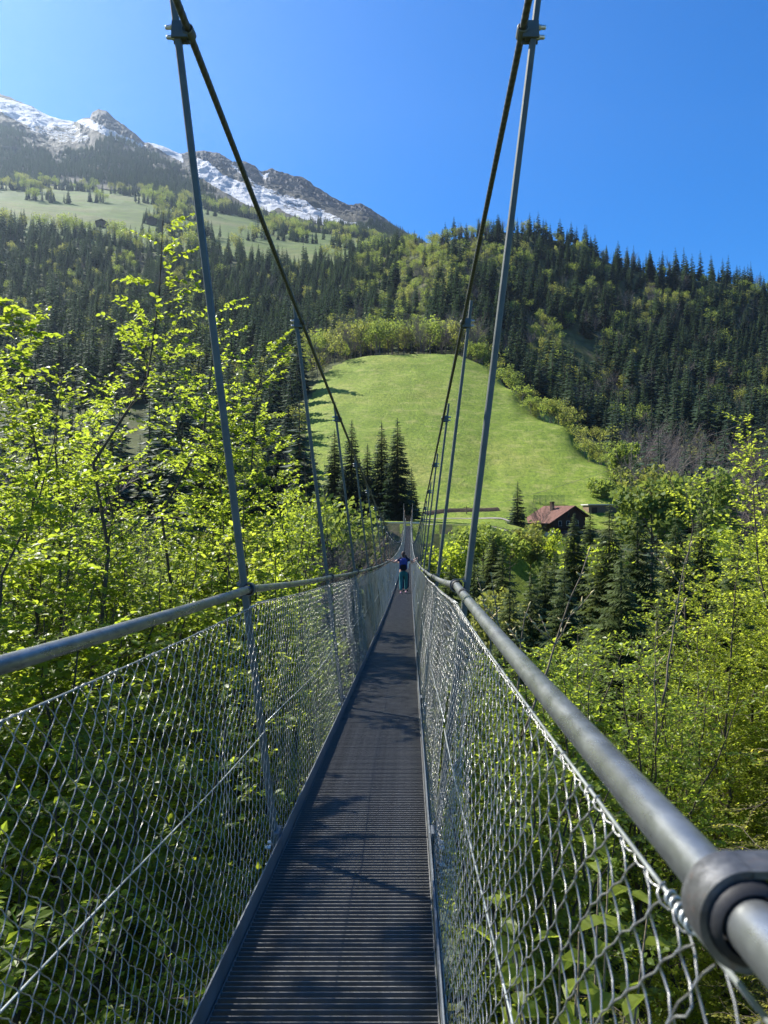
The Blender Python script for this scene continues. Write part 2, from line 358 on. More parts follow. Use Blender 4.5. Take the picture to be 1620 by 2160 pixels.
field([(150, 252), (190, 250), (250, 280), (310, 306), (285, 312), (235, 292), (200, 275)], 0.9)
field([(308, 299), (340, 303), (385, 325), (390, 345), (350, 325)], 0.72)
field([(398, 330), (440, 338), (470, 368), (530, 392), (575, 412), (600, 430), (570, 447), (520, 432), (455, 395), (405, 365)], 1.0)
field([(470, 335), (500, 350), (540, 385), (640, 420), (720, 460), (800, 490), (760, 488), (680, 475), (600, 450), (560, 415)], 0.60)
field([(735, 462), (790, 482), (820, 492), (770, 490)], 0.8)
field([(540, 354), (556, 366), (572, 358), (560, 380)], 0.8)
sn = blur(sn, 2)
rock = np.clip((hgt-.62)*3, 0, 1)*(mx[:, None] > 170)+np.clip((hgt-.5)*2, 0, 1)*(mx[:, None] > 400)
rock = np.maximum(rock, np.where(inpoly(PXv, PYv, [(172, 250), (207, 228), (240, 245), (310, 300), (300, 318), (240, 285)]), 1.0, 0))
ZZ = ZZ-np.abs(fbm(XX/30, YY/13, 52, 5)-.47)*70*rock*(1-.85*np.clip(sn, 0, 1))*np.clip((1-tt[None])*12, 0.15, 1)
b = NB('mountain_rock_and_snow'); c = b.coord('Object')
n1 = b.noise(c, 0.02, 10, 0.68, 0.3); n2 = b.noise(b.coord('Object', (1, 1, 4.5)), 0.03, 12, 0.74, 0.5); n4 = b.noise(c, 0.09, 8, 0.7)
ct = b.ramp(n2, [(0.4, (0.025, 0.03, 0.04)), (0.5, (0.055, 0.06, 0.07)), (0.62, (0.12, 0.122, 0.13))])
heath = b.ramp(n1, [(0.35, (0.045, 0.05, 0.035)), (0.6, (0.085, 0.08, 0.055)), (0.75, (0.075, 0.09, 0.04))])
base = b.mix(b.attr('rock'), heath, ct)
sfac = b.math('ADD', b.attr('snow'), b.math('MULTIPLY', b.math('SUBTRACT', n4, 0.5), 0.7))
sfac = b.ramp(b.math('ADD', sfac, b.math('MULTIPLY', b.math('SUBTRACT', n1, 0.5), 0.45)), [(0.52, (0, 0, 0)), (0.6, (1, 1, 1))])
M['mount'] = b.done(b.pbr(b.mix(sfac, base, (0.82, 0.84, 0.87)), 0.75, 0, b.bump(n2, 1.0, 26), 0.2))
mb = MB(); V = np.stack([XX.ravel(), YY.ravel(), ZZ.ravel()], 1); mb.add(V, grid_faces(len(mx), len(tt)))
bk = np.stack([XX[:, -1]*1.12, YY[:, -1]+330, ZZ[:, -1]-420], 1)     # the far side of the ridge
n = len(mx); i = np.arange(n-1)
mb.add(np.concatenate([V.reshape(n, len(tt), 3)[:, -1], bk]), np.stack([i, i+1, n+i+1, n+i], 1))
me = mb.data('mountain', M['mount'], False)
for nm, arr in (('snow', sn), ('rock', rock)):
    a = me.attributes.new(nm, 'FLOAT', 'POINT'); full = np.zeros(len(me.vertices), np.float32); full[:arr.size] = arr.ravel(); a.data.foreach_set('value', full)
o = link('mountain', me); o['kind'] = 'structure'
MT_PX, MT_Y, MT_Z = mx, my, ZZ
def mount_z(px, Y):
    i = np.clip(np.searchsorted(MT_PX, px)-1, 0, len(MT_PX)-2); j = np.clip(((Y-1490)/760*129).astype(int), 0, 128)
    return MT_Z[i, j]

# ------------------------------------------------------------------ trees: shapes
def branch_dirs(rng, n, az=None):
    az = rng.uniform(0, 2*math.pi, n) if az is None else az
    return az
def conifer(seed, H, rad, levels, per, twigs, droop=0.35, base=0.06, mats=('needle', 'bark'), trunk_in=False, tip=0.6, gap=0.12, tw=1.0):
    """crown (+ trunk) of a spruce: whorls of drooping boughs, each bough a ragged fan of needle sprays"""
    rng = np.random.default_rng(seed); cr = MB(); tr = MB()
    tops = np.linspace(base, 0.985, levels)
    for li, t in enumerate(tops):
        z = H*t; r0 = rad*(1-t)**0.78*(0.72+0.28*math.sin(min(1, (t-base)/0.12+0.3)*math.pi/2))+H*0.006
        az0 = rng.uniform(0, 6.28); k = max(4, int(per*(0.55+0.45*(1-t))))
        for j in range(k):
            if rng.random() < gap*(1-t): continue
            az = az0+j/k*6.283+rng.uniform(-.25, .25); L = r0*rng.uniform(0.68, 1.16)
            d = np.array((math.cos(az), math.sin(az), 0)); s = np.array((-d[1], d[0], 0)); dr = droop*rng.uniform(.6, 1.4)*(1.15-t)
            zz = z+rng.uniform(-.5, .5)*H/levels
            def pt(u, side=0.0, dz=0.0): return np.array((0, 0, zz))+d*L*u+s*side+np.array((0, 0, -dr*L*u*(1.25-.65*u)+dz))
            m = max(1, twigs); tint = np.clip(0.25+0.5*rng.random()+0.2*(t-.4), 0, 1)
            if m <= 2:
                w_ = L*rng.uniform(.26, .36)
                v = [pt(0.05), pt(.5, w_, -.10*L), pt(.78, w_*.5, -.02*L), pt(1.0), pt(.8, -w_*.5, -.03*L), pt(.48, -w_, -.10*L), pt(.55, 0, .05*L)]
                cr.add(v, [(0, 1, 6), (1, 2, 6), (2, 3, 6), (3, 4, 6), (4, 5, 6), (5, 0, 6)], 0, tint)
            else:
                vs_, fs_, ts_ = [], [], []
                for q in range(m):
                    u = (q+.6)/m; a = pt(u*.97); wl = L*(.34*(1-u)**.6+.07)*rng.uniform(.7, 1.25)*tw
                    for sg in (1, -1):
                        e = a+s*sg*wl+d*wl*rng.uniform(.35, .8)+np.array((0, 0, -wl*rng.uniform(.2, .75)))
                        nb = d*(L/m*.75*rng.uniform(.7, 1.2)); n0 = len(vs_)
                        mid = (a+e)/2+np.array((0, 0, wl*.08))
                        vs_ += [a-nb*.4, mid-nb*.55, e, mid+nb*.55, a+nb*.5]
                        fs_ += [(n0, n0+1, n0+3, n0+4)]; fs_t = (n0+1, n0+2, n0+3)
                        ts_.append(fs_t)
                n0 = len(vs_); vs_ += [pt(.85, .05*L), pt(1.06), pt(.85, -.05*L)]; ts_.append((n0, n0+1, n0+2))
                base_n = cr.n; cr.add(vs_, fs_, 0, tint+rng.uniform(-.12, .12, len(vs_)))
                cr.f.append(np.array(ts_)+base_n); cr.m.append(np.zeros(len(ts_), int))
    cr.tube([(0, 0, H*.93), (0, 0, H*1.0)], [H*.006, H*.001], 3, 0, False)
    tgt = cr if trunk_in else tr
    tgt.tube([(0, 0, -H*.05), (0, 0, H*.3), (0, 0, H*.7), (0, 0, H*.97)], [H*.014, H*.011, H*.006, H*.001], 6 if not trunk_in else 4, 1 if trunk_in else 0, False)
    return cr, (None if trunk_in else tr)

def far_broadleaf(seed, H, rad, n, size, bare=False, trunk_in=True, elong=1.0):
    """crown of leaf clumps gathered on several boughs of uneven reach, or bare boughs only"""
    rng = np.random.default_rng(seed); mb = MB()
    mb.tube([(0, 0, -H*.05), (rng.uniform(-.02, .02)*H, 0, H*.35), (0, rng.uniform(-.03, .03)*H, H*.8)], [H*(.011 if bare else .018), H*.009, H*.003], 5, 1, False)
    nb = 26 if bare else 13
    ends = []
    for k in range(nb):
        t = rng.uniform(.22, .8); az = rng.uniform(0, 6.28); L = rad*(1.15-abs(t-.45))*rng.uniform(.6, 1.1)
        d = np.array((math.cos(az), math.sin(az), rng.uniform(.5, 1.2)*elong)); p0 = np.array((0, 0, H*t*.85)); p1 = p0+d*L*.6; p2 = p0+d*L+np.array((0, 0, L*.15))
        mb.tube([p0, p1, p2], [H*(.0045 if bare else .007), H*.003, H*.001], 3, 1, False); ends.append((p1, p2, L))
        if bare:
            for q in range(9):
                u = rng.uniform(.25, 1); b0 = p0+(p2-p0)*u; dd = d+rng.normal(0, .75, 3); dd[2] = abs(dd[2])+.35; dd /= np.linalg.norm(dd); l2 = L*rng.uniform(.25, .6)
                b1 = b0+dd*l2; mb.tube([b0, b1], [H*.002, H*.0008], 3, 1, False)
                for r in range(4):
                    d3 = dd+rng.normal(0, .5, 3); b2 = b0+dd*l2*rng.uniform(.3, 1); mb.tube([b2, b2+d3*l2*.5], [H*.0012, H*.0007], 3, 1, False)
    if not bare:
        ends.append((np.array((0, 0, H*.7)), np.array((0, 0, H*.9)), rad))
        per = n//len(ends)
        for (p1, p2, L) in ends:
            c0 = (p1+p2)/2; m = int(per*rng.uniform(.6, 1.4)); q = rng.normal(0, 1, (m, 3)); q /= np.linalg.norm(q, axis=1)[:, None]
            pos = c0+q*(rng.uniform(.25, 1, (m, 1))**.6)*np.array((L*.5, L*.5, L*.5*elong))
            u = rng.normal(0, 1, (m, 3)); u /= np.linalg.norm(u, axis=1)[:, None]; v = np.cross(u, rng.normal(0, 1, (m, 3))); v /= np.linalg.norm(v, axis=1)[:, None]
            s = size*rng.uniform(.5, 1.3, (m, 1))
            vv = np.stack([pos-u*s, pos+v*s*.55, pos+u*s*.9, pos-v*s*.6], 1).reshape(-1, 3)
            mb.add(vv, np.arange(m*4).reshape(-1, 4), 0, np.repeat(rng.random(m)*.6+.4*rng.random(), 4))
    return mb

# shared shapes of the far trees (crown and trunk in one mesh: far too small to show parts)
FC = [conifer(100+i, 1.0, r, 17+i, 9, 1, dr, (.05, .16, .04, .1, .22, .07)[i], trunk_in=True)[0].data('far_spruce', [M['needle'], M['bark']]) for i, (r, dr) in enumerate([(.225, .5), (.175, .65), (.265, .42), (.205, .75), (.24, .6), (.19, .45)])]
FB = [far_broadleaf(200+i, 1.0, r, int(n*1.5), .03, False, True, e).data('far_broadleaf', [M[m], M['bare']]) for i, (r, n, e, m) in enumerate([(.42, 620, .9, 'far_leaf'), (.36, 480, 1.3, 'far_leaf'), (.40, 420, 1.1, 'far_yel'), (.3, 420, 1.5, 'far_yel')])]
FN = [far_broadleaf(300+i, 1.0, r, 0, 0, True, True, e).data('far_bare_tree', [M['bare'], M['bare']]) for i, (r, e) in enumerate([(.38, 1.4), (.32, 1.8)])]

# ------------------------------------------------------------------ where the far trees stand
rng = np.random.default_rng(7)
def jitter_field(x0, x1, Y0, Y1, sp):
    pts = []
    Y = Y0
    while Y < Y1:
        a, b_ = (x0-CX)/F*Y, (x1-CX)/F*Y; n = int((b_-a)/sp)
        if n > 0:
            X = a+(np.arange(n)+rng.uniform(0, 1, n))*sp; pts.append(np.stack([X, Y+rng.uniform(-.5, .5, n)*sp], 1))
        Y += sp
    return np.concatenate(pts)
P_ = jitter_field(-1100, 2300, 150, 850, 8.3)
X, Y = P_[:, 0], P_[:, 1]; Z = far_z(X, Y); px = CX+F*X/Y; py = CY-F*(Z-EYE)/Y
u = rng.random(len(X)); cl = fbm(X/38, Y/38, 71, 3)
keep = ~in_meadow(X, Y+4) & ~in_meadow(X, Y-3) & ~in_meadow(X-3, Y)
keep &= ~((px < 330) & (Y > 205) & (Y < 330) & (cl < .62))                            # lit clearing behind the left trees
keep &= ~((px > 1195) & (px < 1268) & (Y > 470) & (Y < 530))                          # bare knoll on the right hill
keep &= ~((Y < 215) & (px > 640) & (px < 1330))                                       # bridge head, road and chalet
keep &= ~((px > 1325) & (px < 1350) & (Y > 600) & (Y < 640))
keep &= ~((Y > 720) & (px > 880))                                                    # behind the crest
keep &= (Y < 800) | (u < .5)
typ = np.zeros(len(X), int)                                                          # 0 spruce 1 broadleaf 2 budding 3 bare
dec = np.where(px < 640, .12+.6*(cl > .585), .13+.62*(cl > .58))
dec = np.where((Y > 343) & (Y < 430) & (px > 640) & (px < 1010), .93, dec)
dec = np.where((Y >= 430) & (Y < 560) & (px > 690) & (px < 900), .5, dec)
dec = np.where((px > 840) & (px < 1010) & (Y > 560), .8, dec)
dec = np.where((px > 1030) & (px < 1330) & (Y < 335) & (Y > 200), .9, dec)
dec = np.where((px >= 1280) & (px < 1600) & (Y < 330) & (Y > 215), .75, dec)
dec = np.where((px > 1110) & (px < 1200) & (Y > 430) & (Y < 520), .85, dec)
v = rng.random(len(X)); isd = u*0+v < dec
wv = rng.random(len(X))
typ[isd] = np.where(wv[isd] < .45, 1, np.where(wv[isd] < .75, 2, 3))
row = (Y > 343) & (Y < 430) & (px > 640) & (px < 1010); typ[row & isd] = np.where(wv[row & isd] < .55, 1, np.where(wv[row & isd] < .72, 2, 3))
low = (px >= 1280) & (px < 1600) & (Y < 330); typ[low & isd] = np.where(wv[low & isd] < .3, 1, np.where(wv[low & isd] < .45, 2, 3))
edge = (px > 1030) & (px < 1330) & (Y < 335); typ[edge & isd] = np.where(wv[edge & isd] < .75, 1, 2)
hh = np.where(typ == 0, rng.uniform(15, 37, len(X))*(.72+.4*fbm(X/25, Y/25, 5, 2)), rng.uniform(8, 15, len(X)))
hh = np.where(edge & (typ == 1), rng.uniform(5, 9.5, len(X)), hh)
hh = np.where((typ == 0) & (Y > 600), hh*rng.uniform(.5, 1.0, len(X))**.8, hh); hh = np.where(row & (typ > 0), hh*1.35, hh)
hh = np.where(low & (typ == 3), rng.uniform(14, 20, len(X)), hh)
sel = keep; X, Y, Z, px, typ, hh = X[sel], Y[sel], Z[sel], px[sel], typ[sel], hh[sel]
# pasture clumps and the dark belts on the mountain foot
P2 = jitter_field(-900, 1000, 860, 1480, 10)
x2, y2 = P2[:, 0], P2[:, 1]; z2 = far_z(x2, y2); p2 = CX+F*x2/y2; c2 = fbm(x2/75, y2/55, 91, 4)
thr = np.interp(y2, [860, 930, 1050, 1300, 1400, 1480], [.42, .56, .62, .59, .47, .38])
k2 = c2 > thr; x2, y2, z2, p2 = x2[k2], y2[k2], z2[k2], p2[k2]
P3 = jitter_field(-700, 900, 1490, 2080, 8.5)
x3, y3 = P3[:, 0], P3[:, 1]; p3 = CX+F*x3/y3; z3 = mount_z(p3, y3); q3 = CY-F*(z3-EYE)/y3; c3 = fbm(x3/90, y3/90, 15, 4)
belt_top = np.interp(p3, [-700, -140, 0, 60, 120, 210, 330, 420, 520, 600, 800], [215, 235, 262, 300, 345, 290, 318, 395, 450, 470, 480])
k3 = (q3 > belt_top+(c3-.47)*90) & ((c3 > .33)); x3, y3, z3, p3 = x3[k3], y3[k3], z3[k3], p3[k3]
# the floor and flanks of the gorge, kept under the sight lines to the chalet and the meadow
P4 = jitter_field(-900, 2500, 44, 146, 5.0); x4, y4 = P4[:, 0], P4[:, 1]
k4 = (np.abs(x4+.3) > 4.5) & ~((x4 > 3) & (x4 < 24) & (y4 > 116)); x4, y4 = x4[k4], y4[k4]; z4 = ground(x4, y4); p4 = CX+F*x4/y4
lim = np.where((p4 > 850) & (p4 < 1330), 1175, 1110); h4 = np.minimum(rng.uniform(9, 20, len(x4)), EYE+(CY-lim)/F*y4-z4)
k4 = h4 > 4; x4, y4, z4, h4 = x4[k4], y4[k4], z4[k4], h4[k4]; t4_ = np.where(rng.random(len(x4)) < .35, 1, 0)
x3 = np.concatenate([x3, x4]); y3 = np.concatenate([y3, y4]); z3 = np.concatenate([z3, z4])
X = np.concatenate([X, x2, x3]); Y = np.concatenate([Y, y2, y3]); Z = np.concatenate([Z, z2, z3])
t2 = np.where(rng.random(len(x2)) < .2, 2, 0); typ = np.concatenate([typ, t2, np.zeros(len(x3)-len(x4), int), t4_])
hh = np.concatenate([hh, rng.uniform(14, 27, len(x2)), rng.uniform(14, 23, len(x3)-len(x4)), h4])
pxs = CX+F*X/Y; pyt = CY-F*(Z+hh-EYE)/Y
vis = (pxs > -20) & (pxs < 1640)

def scatter(name, idx, templates, label, cat, mat_group):
    """the rest of a wood as one object: points with a size, a turn and a kind, drawn as copies of the shapes that stand in front"""
    me = bpy.data.meshes.new(name); me.vertices.add(len(idx)); me.vertices.foreach_set('co', np.stack([X[idx], Y[idx], Z[idx]-.2], 1).ravel())
    for nm, arr in (('size', hh[idx]), ('turn', rng.uniform(0, 6.28, len(idx)))):
        a = me.attributes.new(nm, 'FLOAT', 'POINT'); a.data.foreach_set('value', arr.astype(np.float32))
    a = me.attributes.new('sort', 'INT', 'POINT'); a.data.foreach_set('value', rng.integers(0, len(templates), len(idx)).astype(np.int32))
    o = link(name, me); tag(o, label, cat, None, 'stuff')
    g = bpy.data.node_groups.new(name, 'GeometryNodeTree'); g.interface.new_socket('Geometry', in_out='INPUT', socket_type='NodeSocketGeometry'); g.interface.new_socket('Geometry', in_out='OUTPUT', socket_type='NodeSocketGeometry')
    N = g.nodes; i = N.new('NodeGroupInput'); ou = N.new('NodeGroupOutput'); L = g.links
    jn = N.new('GeometryNodeJoinGeometry')
    for tpl in reversed(templates):
        oi = N.new('GeometryNodeObjectInfo'); oi.inputs['Object'].default_value = tpl; oi.inputs['As Instance'].default_value = True; oi.transform_space = 'ORIGINAL'
        L.new(oi.outputs['Geometry'], jn.inputs[0])
    iop = N.new('GeometryNodeInstanceOnPoints'); iop.inputs['Pick Instance'].default_value = True
    def na(nm, dt):
        nd = N.new('GeometryNodeInputNamedAttribute'); nd.data_type = dt; nd.inputs['Name'].default_value = nm; return nd.outputs['Attribute']
    cx = N.new('ShaderNodeCombineXYZ'); L.new(na('turn', 'FLOAT'), cx.inputs[2])
    e2r = N.new('FunctionNodeEulerToRotation'); L.new(cx.outputs[0], e2r.inputs[0])
    L.new(i.outputs[0], iop.inputs['Points']); L.new(jn.outputs[0], iop.inputs['Instance']); L.new(na('sort', 'INT'), iop.inputs['Instance Index'])
    L.new(e2r.outputs[0], iop.inputs['Rotation']); L.new(na('size', 'FLOAT'), iop.inputs['Scale']); L.new(iop.outputs[0], ou.inputs[0])
    md = o.modifiers.new('scatter', 'NODES'); md.node_group = g
    return o

def wood(name, stuffname, meshes, cond, cat, labels, groups, limit, stufflabel):
    idx = np.where(cond)[0]
    score = np.where(vis[idx], hh[idx]/Y[idx], 0)
    # something of the tree must show: skip spots that the near left trees or the right trees hide
    pp = pxs[idx]; yy = pyt[idx]
    hid = ((pp < 640) & (yy > 640)) | ((pp > 1500) & (yy > 840)) | ((pp > 840) & (yy > 1040))
    score = np.where(hid | (Y[idx] < 147), score*.02, score)
    order = idx[np.argsort(-score)]; first, rest = order[:limit], order[limit:]
    tpl = []
    for n_, i in enumerate(first):
        k = n_ % len(meshes); o = link(name, meshes[k], None, (X[i], Y[i], Z[i]-.2)); o.scale = (hh[i],)*3
        o.rotation_euler = (0, 0, rng.uniform(0, 6.28))
        lab, grp = labels(pxs[i], Y[i], k); tag(o, lab, cat, grp)
        if len(tpl) < len(meshes): tpl.append(o)
    if len(rest): scatter(stuffname, rest, tpl, stufflabel, cat+' wood', None)

# bushes in a ragged line down the crest that bounds the meadow on the right
for q in range(46):
    px_ = 985+q*7.6+rng.uniform(-5, 5); yc = crest(px_)[0]*.985+rng.uniform(0, 11)
    x_ = (px_-CX)/F*yc; k = int(rng.integers(0, 5)); k = 0 if k > 3 else k; o = link('bush', FB[k], None, (x_, yc, float(far_z(np.array([x_]), np.array([yc]))[0])-.6))
    s_ = rng.uniform(4.5, 10.5); o.scale = (s_*1.25, s_*1.25, s_); o.rotation_euler = (0, 0, rng.uniform(0, 6.28))
    hi = 'upper' if q < 20 else 'lower'
    tag(o, ('fresh green' if k < 2 else 'yellowish')+' bush in the hedge line down the right edge of the meadow, '+hi+' half', 'bush', ('green' if k < 2 else 'yellowish')+' bushes down the meadow edge '+hi)

def lab_spruce(p, y, k):
    if p < 640: return 'dark spruce in the hazy conifer wood below the alpine pasture', 'spruces of the left hillside wood'
    if p < 1000: return 'dark spruce on the slope above the bright green meadow', 'spruces above the meadow'
    band = 'on the skyline' if y > 590 else 'half way up' if y > 420 else 'at its foot'
    side = 'behind the hangers' if p < 1180 else 'above the chalet' if p < 1320 else 'above the bare trees' if p < 1470 else 'at the right picture edge'
    return 'dark spruce of the right hill '+band+' '+side, 'spruces of the right hill '+band+' '+side
def lab_leaf(p, y, k):
    s = 'fresh green broadleaf tree' if k < 2 else 'yellowish budding broadleaf tree'
    if y > 343 and p > 640 and p < 1010 and y < 440: return s+' in the row along the top of the meadow', 'leafy trees along the top of the meadow ' + ('green' if k < 2 else 'budding')
    if p < 640: return s+' among dark spruces of the left hillside', 'leafy trees of the left hillside ' + ('green' if k < 2 else 'budding')
    if y < 340 and p > 1000: return s+' along the lower right edge of the meadow', 'leafy trees down the right edge of the meadow ' + ('green' if k < 2 else 'budding')
    band = 'on the skyline' if y > 560 else 'half way up'
    return s+' among spruces of the right hill, '+band, 'leafy trees of the right hill ' + band + (' green' if k < 2 else ' budding')
def lab_bare(p, y, k):
    if y < 340 and p > 1000: return 'bare greyish brown tree at the foot of the right hill', 'bare trees at the foot of the right hill'
    if p < 640: return 'bare greyish tree among spruces of the left hillside', 'bare trees of the left hillside'
    return 'bare greyish tree in the wood behind the meadow', 'bare trees behind the meadow'
wood('spruce', 'spruce_forest', FC, typ == 0, 'spruce', lab_spruce, None, 230, 'dark spruce wood spreading over the hills and up the mountain')
wood('broadleaf_tree', 'broadleaf_forest', FB, (typ == 1) | (typ == 2), 'tree', lab_leaf, None, 220, 'green and yellowish leafy trees scattered through the spruce woods')
wood('bare_tree', 'bare_forest', FN, typ == 3, 'bare tree', lab_bare, None, 90, 'bare grey trees scattered through the spruce woods')
# ------------------------------------------------------------------ the suspension footbridge
BX = -0.285                       # centre line of the bridge
def deck_z(y): return -0.075*y+0.00046*y*y
def cable_z(y): return EYE+3.1-0.15*y+0.00095*y*y
YS = [-3.35, 0.55, 3.9]+[3.9*k for k in range(2, 38)]       # hanger stations
YEND = YS[-1]
bridge = empty('suspension_footbridge', (BX, 0, 0))
tag(bridge, 'long steel suspension footbridge with grating deck and wire mesh sides crossing the gorge', 'footbridge')
BO = np.array((BX, 0, 0.0))
def part(name, mb, mat, parent=bridge, off=BO, smooth=False):
    mb.v = [v-off for v in mb.v]
    return link(name, mb.data(name, mat, smooth), parent)
def off_at(h): return 0.418+0.121*h
def rail_pt(s, k):
    y = YS[k]
    if k == 0: return np.array((BX+s*.54, y, EYE-.14))
    if k == 1: return np.array((.245 if s > 0 else -.835, y, EYE-(.296 if s > 0 else .265)))
    if k == 2: return np.array((.2475 if s > 0 else -.848, y, EYE-(.388 if s > 0 else .4075)))
    return np.array((BX+s*.545, y, deck_z(y)+1.37))
rngb = np.random.default_rng(3)

# main cables: twisted strands, real relief near the camera
for s in (-1, 1):
    ys = np.concatenate([np.arange(-9, 7, .018), np.arange(7, 20, .25), np.arange(20, YEND+3.6, 1.3)])
    zc = cable_z(ys); hx = off_at(zc-deck_z(ys))-.062
    pts = np.stack([BX+s*hx, ys, zc], 1); n = len(pts); sd = 18
    d = np.gradient(pts, axis=0); d /= np.linalg.norm(d, axis=1)[:, None]
    a = np.cross(d, (0, 0, 1.0)); a /= np.linalg.norm(a, axis=1)[:, None]; bb = np.cross(d, a)
    th = np.arange(sd)/sd*2*math.pi
    rr = 0.0188*(1+0.055*np.cos(6*th[None]+ys[:, None]*2*math.pi*6/0.26))
    ring = pts[:, None]+rr[..., None]*(a[:, None]*np.cos(th)[None, :, None]+bb[:, None]*np.sin(th)[None, :, None])
    i = np.arange(n-1)[:, None]*sd; j = np.arange(sd)[None]; k2_ = (j+1) % sd
    mb = MB(); mb.add(ring.reshape(-1, 3), np.stack([i+j, i+k2_, i+sd+k2_, i+sd+j], -1).reshape(-1, 4))
    part('main_cable', mb, M['cable'], smooth=True)

# hangers with clamps, bolts and foot brackets
def chamfer_bar(mb, p0, p1, w_, d_, c=.005):
    p0 = np.array(p0); p1 = np.array(p1); ax = (p1-p0)/np.linalg.norm(p1-p0)
    ex = np.array((1.0, 0, 0)); ex = ex-ax*ex.dot(ax); ex /= np.linalg.norm(ex); ey = np.cross(ax, ex)
    pr = [(-w_+c, -d_), (w_-c, -d_), (w_, -d_+c), (w_, d_-c), (w_-c, d_), (-w_+c, d_), (-w_, d_-c), (-w_, -d_+c)]
    v = [p+ex*x+ey*y for p in (p0, p1) for x, y in pr]
    mb.add(v, [(i, (i+1) % 8, 8+(i+1) % 8, 8+i) for i in range(8)])
    mb.add(v, [tuple(range(8, 16))]); mb.add(v, [tuple(range(7, -1, -1))])
def knob_mesh(name, r, L, mat):       # a bolt end: hexagonal nut, then a domed cap
    mb = MB(); mb.tube([(0, 0, 0), (L*.35, 0, 0)], r*1.15, 6)
    mb.tube([(L*.35, 0, 0), (L*.8, 0, 0), (L*.95, 0, 0), (L, 0, 0)], [r*.92, r*.92, r*.7, r*.15], 10)
    return mb.data(name, mat)
BOLT = knob_mesh('bolt', .013, .046, M['bolt']); BOLT2 = knob_mesh('bracket_bolt', .012, .03, M['bolt'])
mb = MB()                              # cable clamp: saddle round the cable and a plate reaching to the hanger; +x points outboard
mb.tube([(0, -.035, .0045), (0, -.03, .004), (0, .03, -.004), (0, .035, -.0045)], [.026, .031, .031, .026], 16)
mb.box((.0, -.028, -.048), (.085, -.017, .048)); mb.box((.0, .017, -.048), (.085, .028, .048)); mb.box((.016, -.0165, -.040), (.07, .0165, .040))
CLAMP = mb.data('cable_clamp', M['hang'])
mb = MB(); mb.box((-.012, -.055, -.16), (.0, .055, .10)); mb.box((.0005, -.03, -.10), (.03, .03, .05)); mb.box((-.011, -.052, .101), (.02, .052, .112))
FOOT = mb.data('foot_bracket', M['plate'])
hangers = []
for k, y in enumerate(YS):
    for s in (-1, 1):
        zd, zc = deck_z(y), cable_z(y); h = zc-zd
        top = zc+(.24 if k < 14 else .12)
        p0 = (BX+s*(off_at(-.12)), y, zd-.12); p1 = (BX+s*off_at(top-zd), y, top)
        if k == 1: p0 = (p0[0]+s*.05, *p0[1:]); p1 = (p1[0]+s*.05, *p1[1:])     # the first pair stands a little wider
        mb = MB(); chamfer_bar(mb, p0, p1, .0165, .021)
        hb = part('hanger', mb, M['hang']); hangers.append(hb)
        rot = Matrix.Rotation(math.pi if s < 0 else 0, 4, 'Z')
        sl = math.atan(-0.15+2*.00095*y)
        cx_ = s*(off_at(h)-.062)
        link('cable_clamp', CLAMP, hb, M=Matrix.Translation((cx_, y, zc)) @ rot @ Matrix.Rotation(sl*(1 if s > 0 else -1)+(0.0 if s > 0 else 0), 4, 'X'))
        for dz in ((.026, -.026) if k < 30 else (0,)):
            link('bolt', BOLT, hb, M=Matrix.Translation((s*(off_at(h+dz)+.0165), y, zc+dz)) @ rot)
        if k < 12:
            link('foot_bracket', FOOT, hb, M=Matrix.Translation((s*.409, y, zd)) @ rot)
            for dy, dz in ((-.03, .03), (.03, .03), (-.03, -.06)):
                link('bracket_bolt', BOLT2, hb, M=Matrix.Translation((s*.440, y+dy, zd+dz)) @ rot)

# hand rails, one tube to a bay, with pipe clamps on rubber
mb = MB()
th = np.linspace(R(86), R(274), 44)
def band(r0, r1, w_):
    n = len(th); v = []
    for yy in (-w_/2, w_/2):
        for r in (r0, r1): v.append(np.stack([r*np.cos(th), np.full(n, yy), r*np.sin(th)], 1))
    v = np.concatenate(v); i = np.arange(n-1); q = []
    for a_, b_ in ((0, 1), (1, 3), (3, 2), (2, 0)): q.append(np.stack([a_*n+i, b_*n+i, b_*n+i+1, a_*n+i+1], 1))
    mb.add(v, np.concatenate(q))
band(.0305, .0365, .036)
for sg in (1, -1):
    z0 = .0364*sg; z1 = .0306*sg
    mb.box((.0029, -.018, min(z0, z1)), (.066, .018, max(z0, z1)))
    mb.box((.034, -.024, min(z1, z1-sg*.012)), (.058, .024, max(z1, z1-sg*.012)))
mb.tube([(.046, 0, -.05), (.046, 0, .05)], .0055, 8); mb.tube([(.046, 0, .0366), (.046, 0, .045)], .011, 6); mb.tube([(.046, 0, -.045), (.046, 0, -.0366)], .011, 6)
RCL = mb.data('rail_clamp', M['clamp'], False)
mb = MB(); mb.tube([(0, -.026, 0), (0, -.022, 0), (0, .022, 0), (0, .026, 0)], [.0235, .0300, .0300, .0235], 24)
RUB = mb.data('rubber_sleeve', M['rubber'], True)
